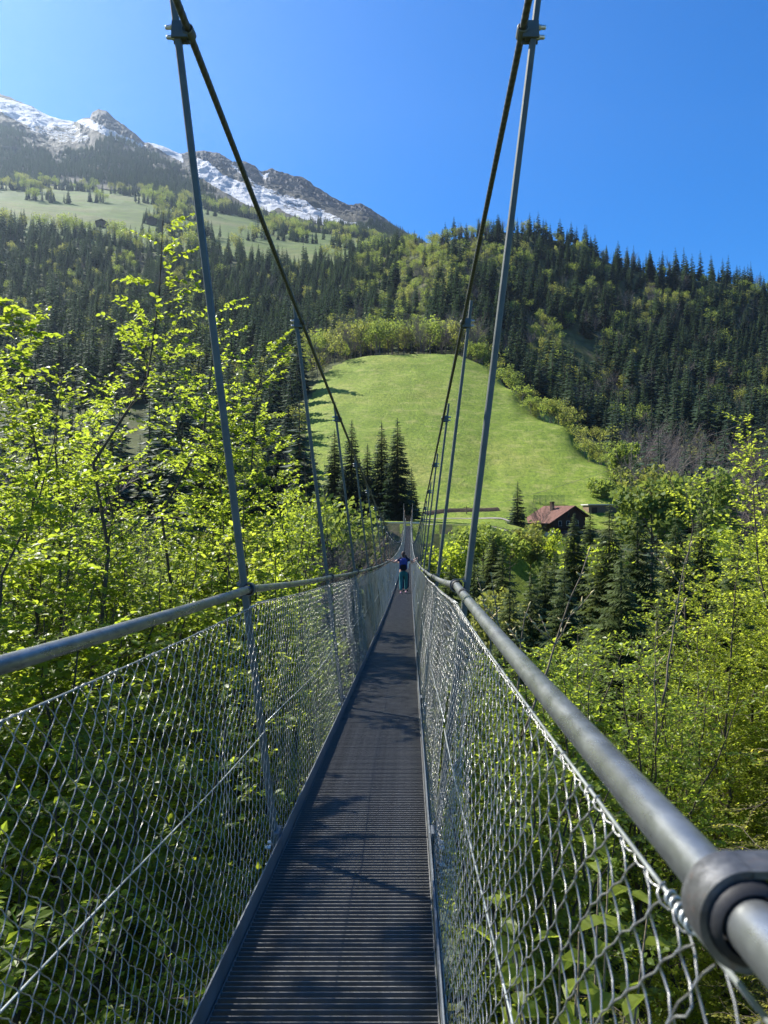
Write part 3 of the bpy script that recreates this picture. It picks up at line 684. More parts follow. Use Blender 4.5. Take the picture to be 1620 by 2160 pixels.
for s in (-1, 1):
    P = [rail_pt(s, k) for k in range(len(YS))]+[np.array((BX+s*.545, YEND+3.4, deck_z(YEND+3.4)+1.37))]
    for k in range(len(YS)):
        a, b_ = P[k], P[k+1]; m = 14 if k < 6 else 3
        u = np.linspace(0, 1, m); pts = a+(b_-a)*u[:, None]
        pts[:, 2] -= 4*u*(1-u)*(.010 if k > 0 else 0)
        mb = MB(); mb.tube(pts, .0205, 32 if k < 3 else (14 if k < 10 else 8))
        rl = part('handrail', mb, M['rail'], smooth=True)
        if k < 2 and s > 0:
            q = a+(b_-a)*.855; dd = (b_-a)/np.linalg.norm(b_-a)
            if k == 1:
                mb = MB(); mb.tube([q-dd*.03, q+dd*.03], .0211, 32); part('tape_band', mb, M['rubber'], rl, smooth=True)
        pitch = math.atan2(b_[2]-a[2], b_[1]-a[1])
        Mx = Matrix.Translation(Vector(a-BO)) @ Matrix.Rotation(pitch, 4, 'X') @ Matrix.Rotation(math.pi if s < 0 else 0, 4, 'Z')
        link('rail_clamp', RCL, rl, M=Mx)
        if k < 16: link('rubber_sleeve', RUB, rl, M=Mx)

# deck: grating panels; the bars nearest the camera are pieces of their own
PL = 2.95; NBAR = 86; PITCH = (PL-.012)/NBAR
BARH = .030
def bar_mesh():
    mb = MB(); mb.box((-.408, -.0019, -BARH), (.408, .0019, 0)); return mb.data('grate_bar', M['deck'])
BAR = bar_mesh()
def frame_boxes(mb):
    for x in (-.4125, .4085): mb.box((x-.0005, .006, -.034), (x+.0045, PL-.006, -.0015))
    for x in np.arange(-.33, .34, .11): mb.box((x-.0025, .008, -.029), (x+.0025, PL-.008, -.018))
mb = MB(); frame_boxes(mb)
for i in range(NBAR): mb.box((-.4078, .006+(i+.5)*PITCH-.0019, -BARH), (.4078, .006+(i+.5)*PITCH+.0019, 0))
PANEL = mb.data('deck_panel', M['deck'])
mb = MB(); frame_boxes(mb); FRAME = mb.data('deck_panel_frame', M['deck'])
y = 4.1-2*PL
while y < YEND+1:
    z0, z1 = deck_z(y), deck_z(y+PL); sl = math.atan2(z1-z0, PL)
    Mx = Matrix.Translation((0, y, z0)) @ Matrix.Rotation(sl, 4, 'X')
    near = .5 < y < 6.0
    pn = link('deck_panel', FRAME if near else PANEL, bridge, M=Mx @ Matrix.Diagonal((.93, 1, 1, 1)))
    if near:
        for i in range(NBAR):
            bb_ = link('grate_bar', BAR, pn, M=Matrix.Translation((rngb.normal(0, .0008), .006+(i+.5)*PITCH+rngb.normal(0, .0007), rngb.normal(0, .0006))) @ Matrix.Rotation(rngb.normal(0, .001), 4, 'Z'))
    y += PL

# kick plates, stringers, cross beams
for k in range(len(YS)):
    y0 = YS[k]; y1 = YS[k+1] if k+1 < len(YS) else YEND+3.4
    L = math.hypot(y1-y0, deck_z(y1)-deck_z(y0)); sl = math.atan2(deck_z(y1)-deck_z(y0), y1-y0)
    for s in (-1, 1):
        mb = MB(); x0 = s*.388
        lo, hi = min(x0, x0+s*.006), max(x0, x0+s*.006)
        mb.box((lo, .004, -.05), (hi, L-.004, .088)); mb.box((min(x0+s*.0065, x0+s*.03), .004, -.05), (max(x0+s*.0065, x0+s*.03), L-.004, -.044))
        link('kick_plate', mb.data('kick_plate', M['plate']), bridge, M=Matrix.Translation((0, y0, deck_z(y0))) @ Matrix.Rotation(sl, 4, 'X'))
    mb = MB(); mb.box((-.46, -.03, -.13), (.46, .03, -.056)); link('cross_beam', mb.data('cross_beam', M['plate']), bridge, M=Matrix.Translation((0, y0, deck_z(y0))))

# chain-link mesh: each wire a flattened zigzag that hooks into its neighbours
def chain_mesh(L, h0, h1, seed, pts_per, sides, a=.0425, r=.0012, soft=.026):
    rg = np.random.default_rng(seed); nw = int(L/a)
    ns_ = int(max(h0, h1)/a); fr = [.14, .5, .86] if pts_per == 3 else [.5] if pts_per == 1 else [.2, .8]
    dep = [.55, 1, .55] if pts_per == 3 else [1.0] if pts_per == 1 else [.8, .8]
    t, uo, wo = [], [], []
    for j in range(ns_):
        for f_, d_ in zip(fr, dep):
            t.append((j+f_)/ns_); uo.append((f_ if j % 2 == 0 else 1-f_)*1.08-.04); wo.append(d_*(1 if j % 2 == 0 else -1)*.0042)
    t = np.array(t); uo = np.array(uo); wo = np.array(wo); K = len(t)
    odd = (np.arange(nw) % 2)[:, None]                              # neighbours zigzag the other way round and hook at every bend
    uc = np.arange(nw)[:, None]*a+np.where(odd, 1-uo[None], uo[None])*a; wo = np.where(odd, -wo[None], wo[None])
    H = h0+(h1-h0)*np.clip(uc/L, 0, 1); v = t[None]*H
    ph = rg.uniform(0, 9)
    bul = (fbm(uc*1.3+ph, v*1.6, seed, 3)-.45)*soft*3*np.sin(np.clip(v/H, 0, 1)*math.pi)
    uc = uc+(fbm(uc*2+ph, v*2.5, seed+5, 3)-.45)*.075+rg.normal(0, .0006, uc.shape)
    v = v+(fbm(uc*2.6, v*3, seed+8, 4)-.45)*.10*np.clip((H-v)/.1, 0, 1)
    w_ = wo+bul+rg.normal(0, .0003, uc.shape)
    pts = np.stack([uc, v, w_], -1)                                # nw, K, 3
    d = np.gradient(pts, axis=1); d /= np.linalg.norm(d, axis=2)[..., None]
    a1 = np.cross(d, np.array((0, 0, 1.0))); a1 /= np.linalg.norm(a1, axis=2)[..., None]+1e-9; b1 = np.cross(d, a1)
    th_ = np.arange(sides)/sides*2*math.pi
    ring = pts[:, :, None]+r*(a1[:, :, None]*np.cos(th_)[None, None, :, None]+b1[:, :, None]*np.sin(th_)[None, None, :, None])
    base = (np.arange(nw)[:, None, None]*K+np.arange(K-1)[None, :, None])*sides; j = np.arange(sides)[None, None]
    q = np.stack([base+j, base+(j+1) % sides, base+sides+(j+1) % sides, base+sides+j], -1).reshape(-1, 4)
    mb = MB(); mb.add(ring.reshape(-1, 3), q); return mb
def bay_matrix(s, k, lean=.105, off=.406):
    y0 = YS[k]; y1 = YS[k+1] if k+1 < len(YS) else YEND+3.4
    u_ = Vector((0, y1-y0, deck_z(y1)-deck_z(y0))).normalized(); v_ = Vector((s*lean, 0, 1)); v_ = (v_-u_*v_.dot(u_)).normalized(); w_ = u_.cross(v_)
    Mx = Matrix(((u_.x, v_.x, w_.x, s*off), (u_.y, v_.y, w_.y, y0), (u_.z, v_.z, w_.z, deck_z(y0)-.01), (0, 0, 0, 1)))
    return Mx, math.hypot(y1-y0, deck_z(y1)-deck_z(y0))
HI = [chain_mesh(3.9, 1.31, 1.31, 60+i, 3, 4).data('chain_link_mesh', M['wire'], True) for i in range(2)]
LO = [chain_mesh(3.9, 1.31, 1.31, 70+i, 1, 3, r=.00135).data('chain_link_mesh', M['wire'], True) for i in range(2)]
for k in range(len(YS)):
    for s in (-1, 1):
        Mx, L = bay_matrix(s, k)
        if k == 0: me = chain_mesh(3.97, 1.26, 1.20, 50, 3, 4).data('chain_link_mesh', M['wire'], True) if s < 0 else me
        elif k == 1: me = chain_mesh(3.36, 1.195 if s > 0 else 1.175, 1.30, 54+s, 3, 5, r=.00125, soft=.03).data('chain_link_mesh', M['wire'], True)
        else: me = HI[(k+(s > 0)) % 2] if k < 4 else LO[(k+(s > 0)) % 2]
        link('chain_link_mesh', me, bridge, M=Mx)
        # selvedge wire along the top with its lashing, and the tension wire half way up
        hh0, hh1 = (1.26, 1.2) if k == 0 else ((1.20 if s > 0 else 1.18), 1.305) if k == 1 else (1.315, 1.315)
        n_ = 40 if k == 1 else 8; uu = np.linspace(0, L, n_)
        f = np.array(Mx)
        def onp(u_, v_, w_=0.0): return np.stack([u_, v_, np.zeros_like(u_)+w_], 1)
        top = hh0+(hh1-hh0)*uu/L-.012*np.sin(uu/L*math.pi)
        mb = MB(); mb.tube(onp(uu, top), .0026, 6)
        sw = link('selvedge_wire', mb.data('selvedge_wire', M['galv'], True), bridge, M=Mx)
        if 0 < k < 4:
            mb = MB(); ul = np.linspace(0, L, int(L/.0058)); tp = hh0+(hh1-hh0)*ul/L-.012*np.sin(ul/L*math.pi)
            phs = ul/.0425*2*math.pi; rad = .0042+.004*np.clip(np.sin(ul*37)+np.sin(ul*23), 0, 1)
            mb.tube(np.stack([ul, tp-.004+rad*np.cos(phs), rad*np.sin(phs)], 1), .0013, 4, 0, False)
            link('lashing_wire', mb.data('lashing_wire', M['wire'], True), sw, M=Matrix())
            if k == 1:
                mb = MB(); ul = np.linspace(.0, .07, 160) if s > 0 else np.linspace(3.2, 3.3, 160); tp = hh0+(hh1-hh0)*ul/L-.012*np.sin(ul/L*math.pi); phs = ul/.0125*2*math.pi
                mb.tube(np.stack([ul, tp+.0052*np.cos(phs), .0052*np.sin(phs)], 1), .0021, 5, 0, False)
                link('wire_coil', mb.data('wire_coil', M['galv'], True), sw, M=Matrix())
        mb = MB(); mb.tube(onp(uu, .66+.02*np.sin(uu*1.3+k), -.004), .0024 if k > 2 else .0028, 5); link('tension_wire', mb.data('tension_wire', M['galv'], True), bridge, M=Mx)
        mb = MB(); mb.tube(onp(uu, np.full(n_, .02), .0), .003, 5); link('bottom_wire', mb.data('bottom_wire', M['galv'], True), bridge, M=Mx)

# bridge head on the far bank: beam on posts, then wooden steps with rails
mb = MB(); p = at(806, 1103, YEND+3.4); q = at(885, 1103, YEND+3.4)
mb.box((p.x, p.y-.15, p.z-.16), (q.x, p.y+.15, p.z+.16)); part('anchor_beam', mb, M['galv'])
for xx in (p.x+.25, q.x-.25):
    mb = MB(); mb.box((xx-.12, p.y-.12, p.z-4.2), (xx+.12, p.y+.12, p.z-.16)); part('anchor_post', mb, M['galv'])
M['timber'] = flat_mat('weathered_timber', (0.20, 0.14, 0.09), 0.8, 4, 0.35, 0.2, 0.5)
st = empty('stair_flight', (BX, YEND+4.2, deck_z(YEND+4.2)+.02)); tag(st, 'small brown wooden stair at the far end of the footbridge below the spruces', 'stairs')
for i in range(9):
    mb = MB(); mb.box((-.7, i*.32, i*.2), (.7, i*.32+.34, i*.2+.06)); link('step', mb.data('step', M['timber']), st)
for s in (-1, 1):
    mb = MB(); chamfer_bar(mb, (s*.75, -.1, -.12), (s*.75, 3.1, 1.88), .03, .1, .004); link('stringer', mb.data('stringer', M['timber']), st)
    mb = MB(); mb.tube([(s*.75, 0, .95), (s*.75, 3, 2.85)], .035, 6); 
    for i in range(4): mb.tube([(s*.75, i*1.0, i*.63-.05), (s*.75, i*1.0, i*.63+.95)], .035, 6)
    link('stair_rail', mb.data('stair_rail', M['timber']), st)
# ------------------------------------------------------------------ near trees and shrubs
LEAF_OVAL = (np.array([(0, 0, 0), (.22, .27, .07), (.3, 0, -.02), (.22, -.27, .07), (.6, .31, .06), (.66, 0, -.01), (.6, -.31, .06), (1.0, 0, -.10)]),
             [(0, 2, 1), (0, 3, 2), (1, 2, 5), (1, 5, 4), (3, 5, 2), (3, 6, 5), (4, 5, 7), (5, 6, 7)])
LEAF_SMALL = (np.array([(0, 0, 0), (.45, .3, .06), (.5, 0, -.03), (.45, -.3, .06), (1, 0, -.06)]), [(0, 2, 1), (0, 3, 2), (1, 2, 4), (2, 3, 4)])
NEEDLE_TUFT = (np.array([(0, -.05, 0), (0, .05, 0), (.55, .22, .03), (1, 0, -.04), (.5, -.24, .03)]), [(0, 1, 2), (0, 2, 4), (2, 3, 4)])
def put_leaves(mb, tmpl, pos, d, nrm, size, tint, mat=0):
    tv, tf = tmpl; n = len(pos); k = len(tv)
    d = d/(np.linalg.norm(d, axis=1)[:, None]+1e-9); s = np.cross(nrm, d); s /= np.linalg.norm(s, axis=1)[:, None]+1e-9; nn = np.cross(d, s)
    V = pos[:, None]+size[:, None, None]*(tv[None, :, 0:1]*d[:, None]+tv[None, :, 1:2]*s[:, None]+tv[None, :, 2:3]*nn[:, None])
    Fa = (np.arange(n)[:, None, None]*k+np.array(tf)[None]).reshape(-1, 3)
    mb.add(V.reshape(-1, 3), Fa, mat, np.repeat(tint, k))
def unit(v): return v/(np.linalg.norm(v)+1e-9)

class Plant:
    """a leafy tree or shrub: leaning stems, side boughs, twigs, and leaves set along the twigs"""
    def __init__(s, seed, H, spread, stems=1, base=.2, lat=.16, twig=.13, leaf=.055, size=.07, tmpl=LEAF_OVAL, lean=.12, rise=.55, twlen=.42, rstem=.035, droop=.25, flat=0.0, top=1.0, lmax=9000, bare_top=0.0, sz_var=.35, dens=1.0):
        rg = np.random.default_rng(seed); s.wood = MB(); s.anchors = []
        P, D, Nn, Sz = [], [], [], []
        for q in range(stems):
            az = rg.uniform(0, 6.28); ln = lean*H*rg.uniform(.3, 1); h = H*rg.uniform(.72, 1.0) if q else H
            n = 14; t = np.linspace(0, 1, n)
            off = np.cumsum(rg.normal(0, 1, (n, 2)), 0)*h*.012
            x = math.cos(az)*ln*t**1.3+off[:, 0]-off[0, 0]; y = math.sin(az)*ln*t**1.3+off[:, 1]-off[0, 1]; z = t*h
            st_ = np.stack([x, y, z], 1); rad = rstem*(h/H)*(1-t)**.8+.0035
            s.wood.tube(st_, rad, 6, 0, False, rg.random())
            zz = base*h
            while zz < h*.985:
                tt_ = zz/h; p = np.array([np.interp(tt_, t, st_[:, i]) for i in range(3)])
                a2 = rg.uniform(0, 6.28); L = spread*(1-tt_)**.55*min(1, .45+(tt_-base)/.25)*rg.uniform(.5, 1.1)+.12
                d0 = np.array((math.cos(a2), math.sin(a2), rise*rg.uniform(.4, 1.5)))
                m = 6; u = np.linspace(0, 1, m); wob = np.cumsum(rg.normal(0, 1, (m, 3)), 0)*L*.035
                lat_ = p+d0*L*u[:, None]+wob-wob[0]; lat_[:, 2] -= droop*L*u**2*.6
                s.wood.tube(lat_, np.maximum(.3*np.interp(tt_, t, rad)*(1-u)**.7, .0022), 4, 0, False, rg.random())
                ul = .18
                while ul < 1.0:
                    pp = np.array([np.interp(ul, u, lat_[:, i]) for i in range(3)]); sg = rg.choice((-1, 1))
                    dd = unit(unit(lat_[min(5, int(ul*5)+1)]-lat_[int(ul*5)])*.8+np.array((-d0[1]*sg, d0[0]*sg, 0))*rg.uniform(.3, 1)+np.array((0, 0, rg.uniform(-.1, .5)))*(1-flat))
                    tl = twlen*rg.uniform(.45, 1.15)*(1-.35*ul); e = pp+dd*tl+np.array((0, 0, -droop*tl*.35))
                    s.wood.tube([pp, (pp+e)/2+rg.normal(0, .012, 3), e], [.0026, .0019, .0011], 3, 0, False, rg.random())
                    nl = max(2, int(tl/leaf*dens))
                    for w_ in range(nl+1):
                        f = (w_+rg.uniform(.3, .7))/(nl+.5) if w_ < nl else 1.0; f = min(f, 1.0)
                        side = np.cross(dd, (0, 0, 1.0))*(1 if w_ % 2 else -1)
                        ld = dd*.55+side*rg.uniform(.5, 1.1)*(w_ < nl)+np.array((0, 0, rg.uniform(-.55, .25)))+rg.normal(0, .18, 3)
                        P.append(pp+(e-pp)*f); D.append(ld); Nn.append(np.array((0, 0, 1.0))*(1-.0)+rg.normal(0, .38, 3)); Sz.append(size*rg.uniform(1-sz_var, 1+sz_var))
                    ul += twig/L*rg.uniform(.6, 1.4)
                zz += lat*rg.uniform(.6, 1.4)
        s.P, s.D, s.N, s.S = map(np.array, (P, D, Nn, Sz)); s.tmpl = tmpl
        if len(s.P) > lmax:
            k = rg.choice(len(s.P), lmax, False); s.P, s.D, s.N, s.S = s.P[k], s.D[k], s.N[k], s.S[k]
        s.T = np.clip(.5*fbm(s.P[:, 0]*1.7+seed, s.P[:, 2]*1.7, seed, 2)+.6*rg.random(len(s.P))-.05, 0, 1)
    def meshes(s, leafm, woodm, mask=None):
        f = MB(); k = np.ones(len(s.P), bool) if mask is None else mask
        put_leaves(f, s.tmpl, s.P[k], s.D[k], s.N[k], s.S[k], s.T[k])
        return f.data('foliage', leafm, False), s.wood.data('stem', woodm, True)

def leaf_matrix(p, d, n, size):
    d = unit(d); sd_ = unit(np.cross(n, d)); nn = np.cross(d, sd_)
    return Matrix(((d[0]*size, sd_[0]*size, nn[0]*size, p[0]), (d[1]*size, sd_[1]*size, nn[1]*size, p[1]), (d[2]*size, sd_[2]*size, nn[2]*size, p[2]), (0, 0, 0, 1)))
def single_leaf(mat):
    out = []
    for t in (.2, .45, .7, .9):
        mb = MB(); mb.add(LEAF_OVAL[0], LEAF_OVAL[1], 0, t); out.append(mb.data('leaf', mat))
    return out
def plant_thing(name, loc, pl, leafm, woodm, label, cat, group=None, rz=0.0, picked=0, singles=None):
    """one tree; the leaves that show largest from the bridge head are parts, the rest one part"""
    root = empty(name, loc, rz); tag(root, label, cat, group)
    mask = np.ones(len(pl.P), bool)
    if picked:
        c, s_ = math.cos(rz), math.sin(rz); W = np.stack([pl.P[:, 0]*c-pl.P[:, 1]*s_+loc[0], pl.P[:, 0]*s_+pl.P[:, 1]*c+loc[1], pl.P[:, 2]+loc[2]-EYE], 1)
        fx_ = CX+F*W[:, 0]/np.maximum(W[:, 1], .1); fy_ = CY-F*W[:, 2]/np.maximum(W[:, 1], .1)
        sc = np.where((W[:, 1] > .4) & (fx_ > 0) & (fx_ < 1620) & (fy_ > 0) & (fy_ < 2160), pl.S/np.maximum(W[:, 1], .1), 0)
        top = np.argsort(-sc)[:picked]; mask[top] = False
        for n_, i in enumerate(top):
            link('leaf', singles[min(3, int(pl.T[i]*4))], root, M=leaf_matrix(pl.P[i], pl.D[i], pl.N[i], pl.S[i]))
    fm, wm = pl.meshes(leafm, woodm, mask)
    fo = link('foliage', fm, root); 
    if picked: fo['kind'] = 'stuff'
    link('stem', wm, root)
    return root
def copy_thing(src, loc, rz, label, group=None, scale=1.0):
    r = src.copy(); COL.objects.link(r); r.location = loc; r.rotation_euler = (0, 0, rz); r.scale = (scale,)*3; r['label'] = label
    if group: r['group'] = group
    for ch in src.children:
        c_ = ch.copy(); COL.objects.link(c_); c_.parent = r
    return r
SL = single_leaf(M['leaf']); SLY = single_leaf(M['leaf_yel'])

def base_at(px, Y):
    Xw = (px-CX)/F*Y; return Xw, gz(Xw, Y)
# --- left of the bridge
def stand(px, Y, top_py):
    x, z = base_at(px, Y); top = EYE+(CY-top_py)/F*Y
    return (x, Y, z-.1), top-z+.1
G_L = 'leafy trees left of the bridge'
loc, H = stand(405, 9.2, 380)
p1 = Plant(1, H, 1.75, 7, .16, .15, .115, .055, .064, lean=.075, rise=.7, twlen=.45, rstem=.05, lmax=34000, dens=3.2)
def fit(root, pl, loc, top_py):
    s_ = (EYE+(CY-top_py)/F*loc[1]-loc[2])/pl.P[:, 2].max(); root.scale = (s_,)*3
t1 = plant_thing('whitebeam_tree', loc, p1, M['leaf'], M['bark'], 'tallest leafy tree left of the bridge, its tip crossing the hanger', 'tree', G_L, 0.4, 300, SL)
fit(t1, p1, loc, 450)
k_ = int(np.argmax(p1.P[:, 2])); rz_ = -math.atan2(p1.P[k_, 1], p1.P[k_, 0]); t1.rotation_euler = (0, 0, rz_)      # the longest stem leans towards the hanger
t1.location.x = (415-CX)/F*loc[1]-math.hypot(p1.P[k_, 0], p1.P[k_, 1])*t1.scale.x
loc, H = stand(-130, 5.6, 560)
p2 = Plant(2, H, 1.55, 3, .2, .15, .11, .055, .068, lean=.10, rise=.45, twlen=.5, rstem=.04, lmax=16000, dens=3.4)
t2 = plant_thing('whitebeam_tree', loc, p2, M['leaf'], M['bark'], 'leafy tree at the left picture edge reaching out large bright leaves', 'tree', G_L, 1.3, 300, SL)
loc, H = stand(600, 9.5, 1085)
p3 = Plant(3, H, .85, 5, .3, .14, .11, .055, .07, lean=.08, rise=.8, twlen=.4, rstem=.03, lmax=10000, dens=3)
t3 = plant_thing('leafy_shrub', loc, p3, M['leaf_yel'], M['bark'], 'bright yellow-green shrub rising just outside the left handrail', 'shrub', None, 2.0, 300, SLY)
loc, H = stand(570, 12.5, 700)
p4 = Plant(4, H, 1.5, 4, .22, .16, .115, .06, .066, lean=.10, rise=.5, twlen=.5, rstem=.05, lmax=26000, dens=3.2)
t4 = plant_thing('whitebeam_tree', loc, p4, M['leaf'], M['bark'], 'slender leafy tree behind the first left hanger with boughs reaching right', 'tree', G_L, .2)
lft = [  # px, Y, top, source, turn, label
 (90, 10.5, 850, t1, 2.2, 'leafy tree filling the left edge under the far meadow'),
 (235, 12.0, 610, t1, 3.4, 'tall leafy tree half hidden behind the tallest one'),
 (345, 12.8, 650, t4, 4.4, 'leafy tree with a forked top just left of the first hanger'),
 (200, 13.0, 800, t4, 1.2, 'leafy tree left of the tallest one, set a little farther back'),
 (440, 11.0, 900, t4, 3.2, 'leafy tree directly left of the first hanger, half hidden'),
 (-40, 7.5, 1050, t1, 4.0, 'leafy tree at the left edge above the handrail'),
 (585, 15.5, 860, t4, 5.0, 'leafy tree right of the first left hanger, farthest of the group'),
]
for px_, Y_, tp, src, rz, lab in lft:
    loc, H = stand(px_, Y_, tp); H0 = {t1.name: p1, t4.name: p4}[src.name].P[:, 2].max()
    copy_thing(src, loc, rz, lab, G_L, H/H0)
p7 = Plant(7, 15.0, 2.3, 4, .66, .13, .11, .06, .075, lean=.05, rise=.5, twlen=.5, rstem=.07, lmax=30000, dens=2.6)
plant_thing('whitebeam_tree', (-5.7, 6.0, EYE+6.8-15), p7, M['leaf'], M['bark'], 'leafy tree beyond the left picture edge whose high crown dapples the near deck', 'tree', G_L, .9)
# undergrowth on the slope under the left mesh
u1 = Plant(11, 4.2, 1.0, 7, .1, .15, .12, .05, .062, LEAF_SMALL, lean=.22, rise=.6, twlen=.4, rstem=.022, lmax=12000, dens=1.8)
u2 = Plant(12, 3.6, 1.1, 6, .08, .15, .12, .05, .07, LEAF_OVAL, lean=.25, rise=.5, twlen=.42, rstem=.022, lmax=10000, dens=1.8)
u3 = Plant(13, 3.9, .9, 6, .1, .13, .11, .042, .05, LEAF_SMALL, lean=.2, rise=.7, twlen=.35, rstem=.02, lmax=12000, dens=1.8)
U = []
bushes = [(-2.3, 2.6, -1.35, 0), (-3.4, 3.4, -1.0, 1), (-2.05, 3.9, -1.75, 2), (-2.7, 4.8, -1.2, 0), (-2.15, 5.6, -1.5, 1), (-4.2, 5.0, -.7, 2), (-3.2, 6.4, -.9, 1), (-2.35, 7.4, -1.4, 0), (-4.9, 7.2, -.2, 0), (-2.6, 8.6, -1.2, 2), (-3.6, 9.6, -.6, 1), (-2.4, 10.6, -1.5, 0), (-5.4, 9.4, .2, 2), (-2.9, 12.2, -1.0, 1), (-4.4, 12.4, -.5, 0), (-1.9, 14.0, -1.9, 2), (-1.6, 2.3, -2.3, 2), (-2.6, 1.6, -1.9, 1), (-3.3, 16, -1.8, 1), (-5.5, 15, 0, 0), (-2.2, 18.5, -2.6, 0)]
src = [None]*3; pls = [u1, u2, u3]
for n_, (x, y_, ztop, k) in enumerate(bushes):
    ztop += EYE+.2; lm = [M['leaf'], M['leaf_dark'], M['leaf']][k]
    lab = ('dense leafy shrub behind the left mesh in front of the first hanger' if y_ < 4 else 'dense leafy shrub behind the left mesh between the first and second hanger' if y_ < 8 else 'dense leafy shrub behind the left mesh beyond the second hanger'); grp = 'shrubs behind the left mesh ' + ('near' if y_ < 4 else 'middle' if y_ < 8 else 'far')
    loc = (x, y_, ztop-pls[k].P[:, 2].max())
    if src[k] is None: src[k] = plant_thing('undergrowth_shrub', loc, pls[k], lm, M['bark'], lab, 'shrub', grp, n_*1.1)
    else: copy_thing(src[k], loc, n_*1.1, lab, grp)
# --- right of the bridge
G_R = 'leafy trees right of the bridge'
loc, H = stand(1600, 14.5, 850)
p5 = Plant(21, H, 1.9, 6, .10, .13, .10, .055, .066, lean=.06, rise=.75, twlen=.5, rstem=.06, lmax=44000, dens=3.4)
t5 = plant_thing('alder_tree', loc, p5, M['leaf_yel'], M['bark'], 'tall bright yellow-green tree at the right picture edge', 'tree', G_R, .7, 300, SLY)
rgt = [
 (1500, 13.0, 1200, t5, 2.4, 'yellow-green tree left of the tall one at the right edge', .62),
 (1655, 13.4, 905, t5, 5.3, 'yellow-green tree pressed against the tall one at the right edge', .93),
 (1560, 11.5, 1120, t5, 3.2, 'yellow-green tree in front of the tall one at the right edge', .7),
 (1690, 12.0, 1000, t5, 4.1, 'yellow-green tree partly cut off by the right picture edge', .8),
 (1400, 11.0, 1390, t5, 1.1, 'low yellow-green tree in the middle of the right-hand thicket', .55),
]
for px_, Y_, tp, s_, rz, lab, sc in rgt:
    loc, H = stand(px_, Y_, tp); top = EYE+(CY-tp)/F*Y_
    copy_thing(s_, (loc[0], loc[1], top-p5.P[:, 2].max()*sc), rz, lab, G_R, sc)
bushes = [(1.35, 7.6, -1.55, 0), (2.0, 9.6, -1.6, 1), (2.9, 9.0, -1.5, 0), (1.6, 12.0, -2.0, 2), (3.8, 11.0, -1.7, 2), (2.7, 13.5, -2.4, 1), (4.4, 13.5, -1.5, 0), (1.0, 9.6, -1.9, 0), (1.1, 6.6, -2.0, 1), (3.4, 16, -2.5, 1), (1.4, 16.5, -3.0, 0)]
for n_, (x, y_, ztop, k) in enumerate(bushes):
    ztop += EYE+.05
    copy_thing(src[k], (x, y_, ztop-pls[k].P[:, 2].max()), n_*1.7+.5, 'leafy green shrub just outside the right mesh' if x < 1.7 else 'leafy green shrub at the foot of the right-hand spruces', 'shrubs just outside the right mesh' if x < 1.7 else 'shrubs at the foot of the right spruces')
# juniper-like evergreens at the lower right
p6 = Plant(31, 5.2, 1.35, 2, .06, .085, .075, .017, .032, NEEDLE_TUFT, lean=.06, rise=.25, twlen=.3, rstem=.04, droop=.5, flat=.7, lmax=42000)
j1 = plant_thing('juniper', (2.15, 4.4, EYE-1.6-5.2), p6, M['needle_yel'], M['bark'], 'olive-green feathery evergreen beside the near right handrail', 'evergreen', 'feathery evergreens at the lower right', .3)
for x, y_, zt, rz, lab, sc in [(3.05, 5.6, -1.35, 2.0, 'olive-green feathery evergreen at the right edge above the pipe clamp', 1.0), (1.35, 3.1, -2.0, 4.0, 'olive-green feathery evergreen seen through the near right mesh', .9), (3.9, 7.4, -1.2, 1.0, 'olive-green feathery evergreen under the yellow-green trees at the right edge', 1.1), (2.2, 2.6, -1.9, 5.2, 'olive-green feathery evergreen in the lower right corner', .9)]:
    copy_thing(j1, (x, y_, EYE+zt-5.2*sc), rz, lab, 'feathery evergreens at the lower right', sc)
# broad-leaved herb behind the right mesh: every leaf a part
rg = np.random.default_rng(5)
herb = empty('broad_leaved_plant', (.50, 2.3, EYE-2.15)); tag(herb, 'bright green plant with broad leaves behind the right mesh', 'plant')
wd = MB(); BIG = []
for t in (.3, .6, .9):
    mb = MB(); tv = LEAF_OVAL[0]*np.array((1, .9, 1.6)); mb.add(tv, LEAF_OVAL[1], 0, t); BIG.append(mb.data('leaf', M['leaf_yel']))
for q in range(16):
    a = rg.uniform(0, 6.28); r_ = rg.uniform(.02, .24); h = rg.uniform(.45, 1.05); b0 = np.array((math.cos(a)*r_*.4, math.sin(a)*r_*.4, -.3)); b1 = np.array((math.cos(a)*r_*1.4, math.sin(a)*r_*1.4, h))
    wd.tube([b0, (b0+b1)/2+rg.normal(0, .02, 3), b1], [.006, .005, .003], 5)
    for w_ in range(7):
        f = .35+.65*w_/6; p = b0+(b1-b0)*f; az = a+w_*2.4; d = np.array((math.cos(az), math.sin(az), rg.uniform(-.1, .6))); 
        link('leaf', BIG[w_ % 3], herb, M=leaf_matrix(p, d, np.array((0, 0, 1.))+rg.normal(0, .25, 3), rg.uniform(.075, .13)))
link('stem', wd.data('stem', M['stem']), herb)
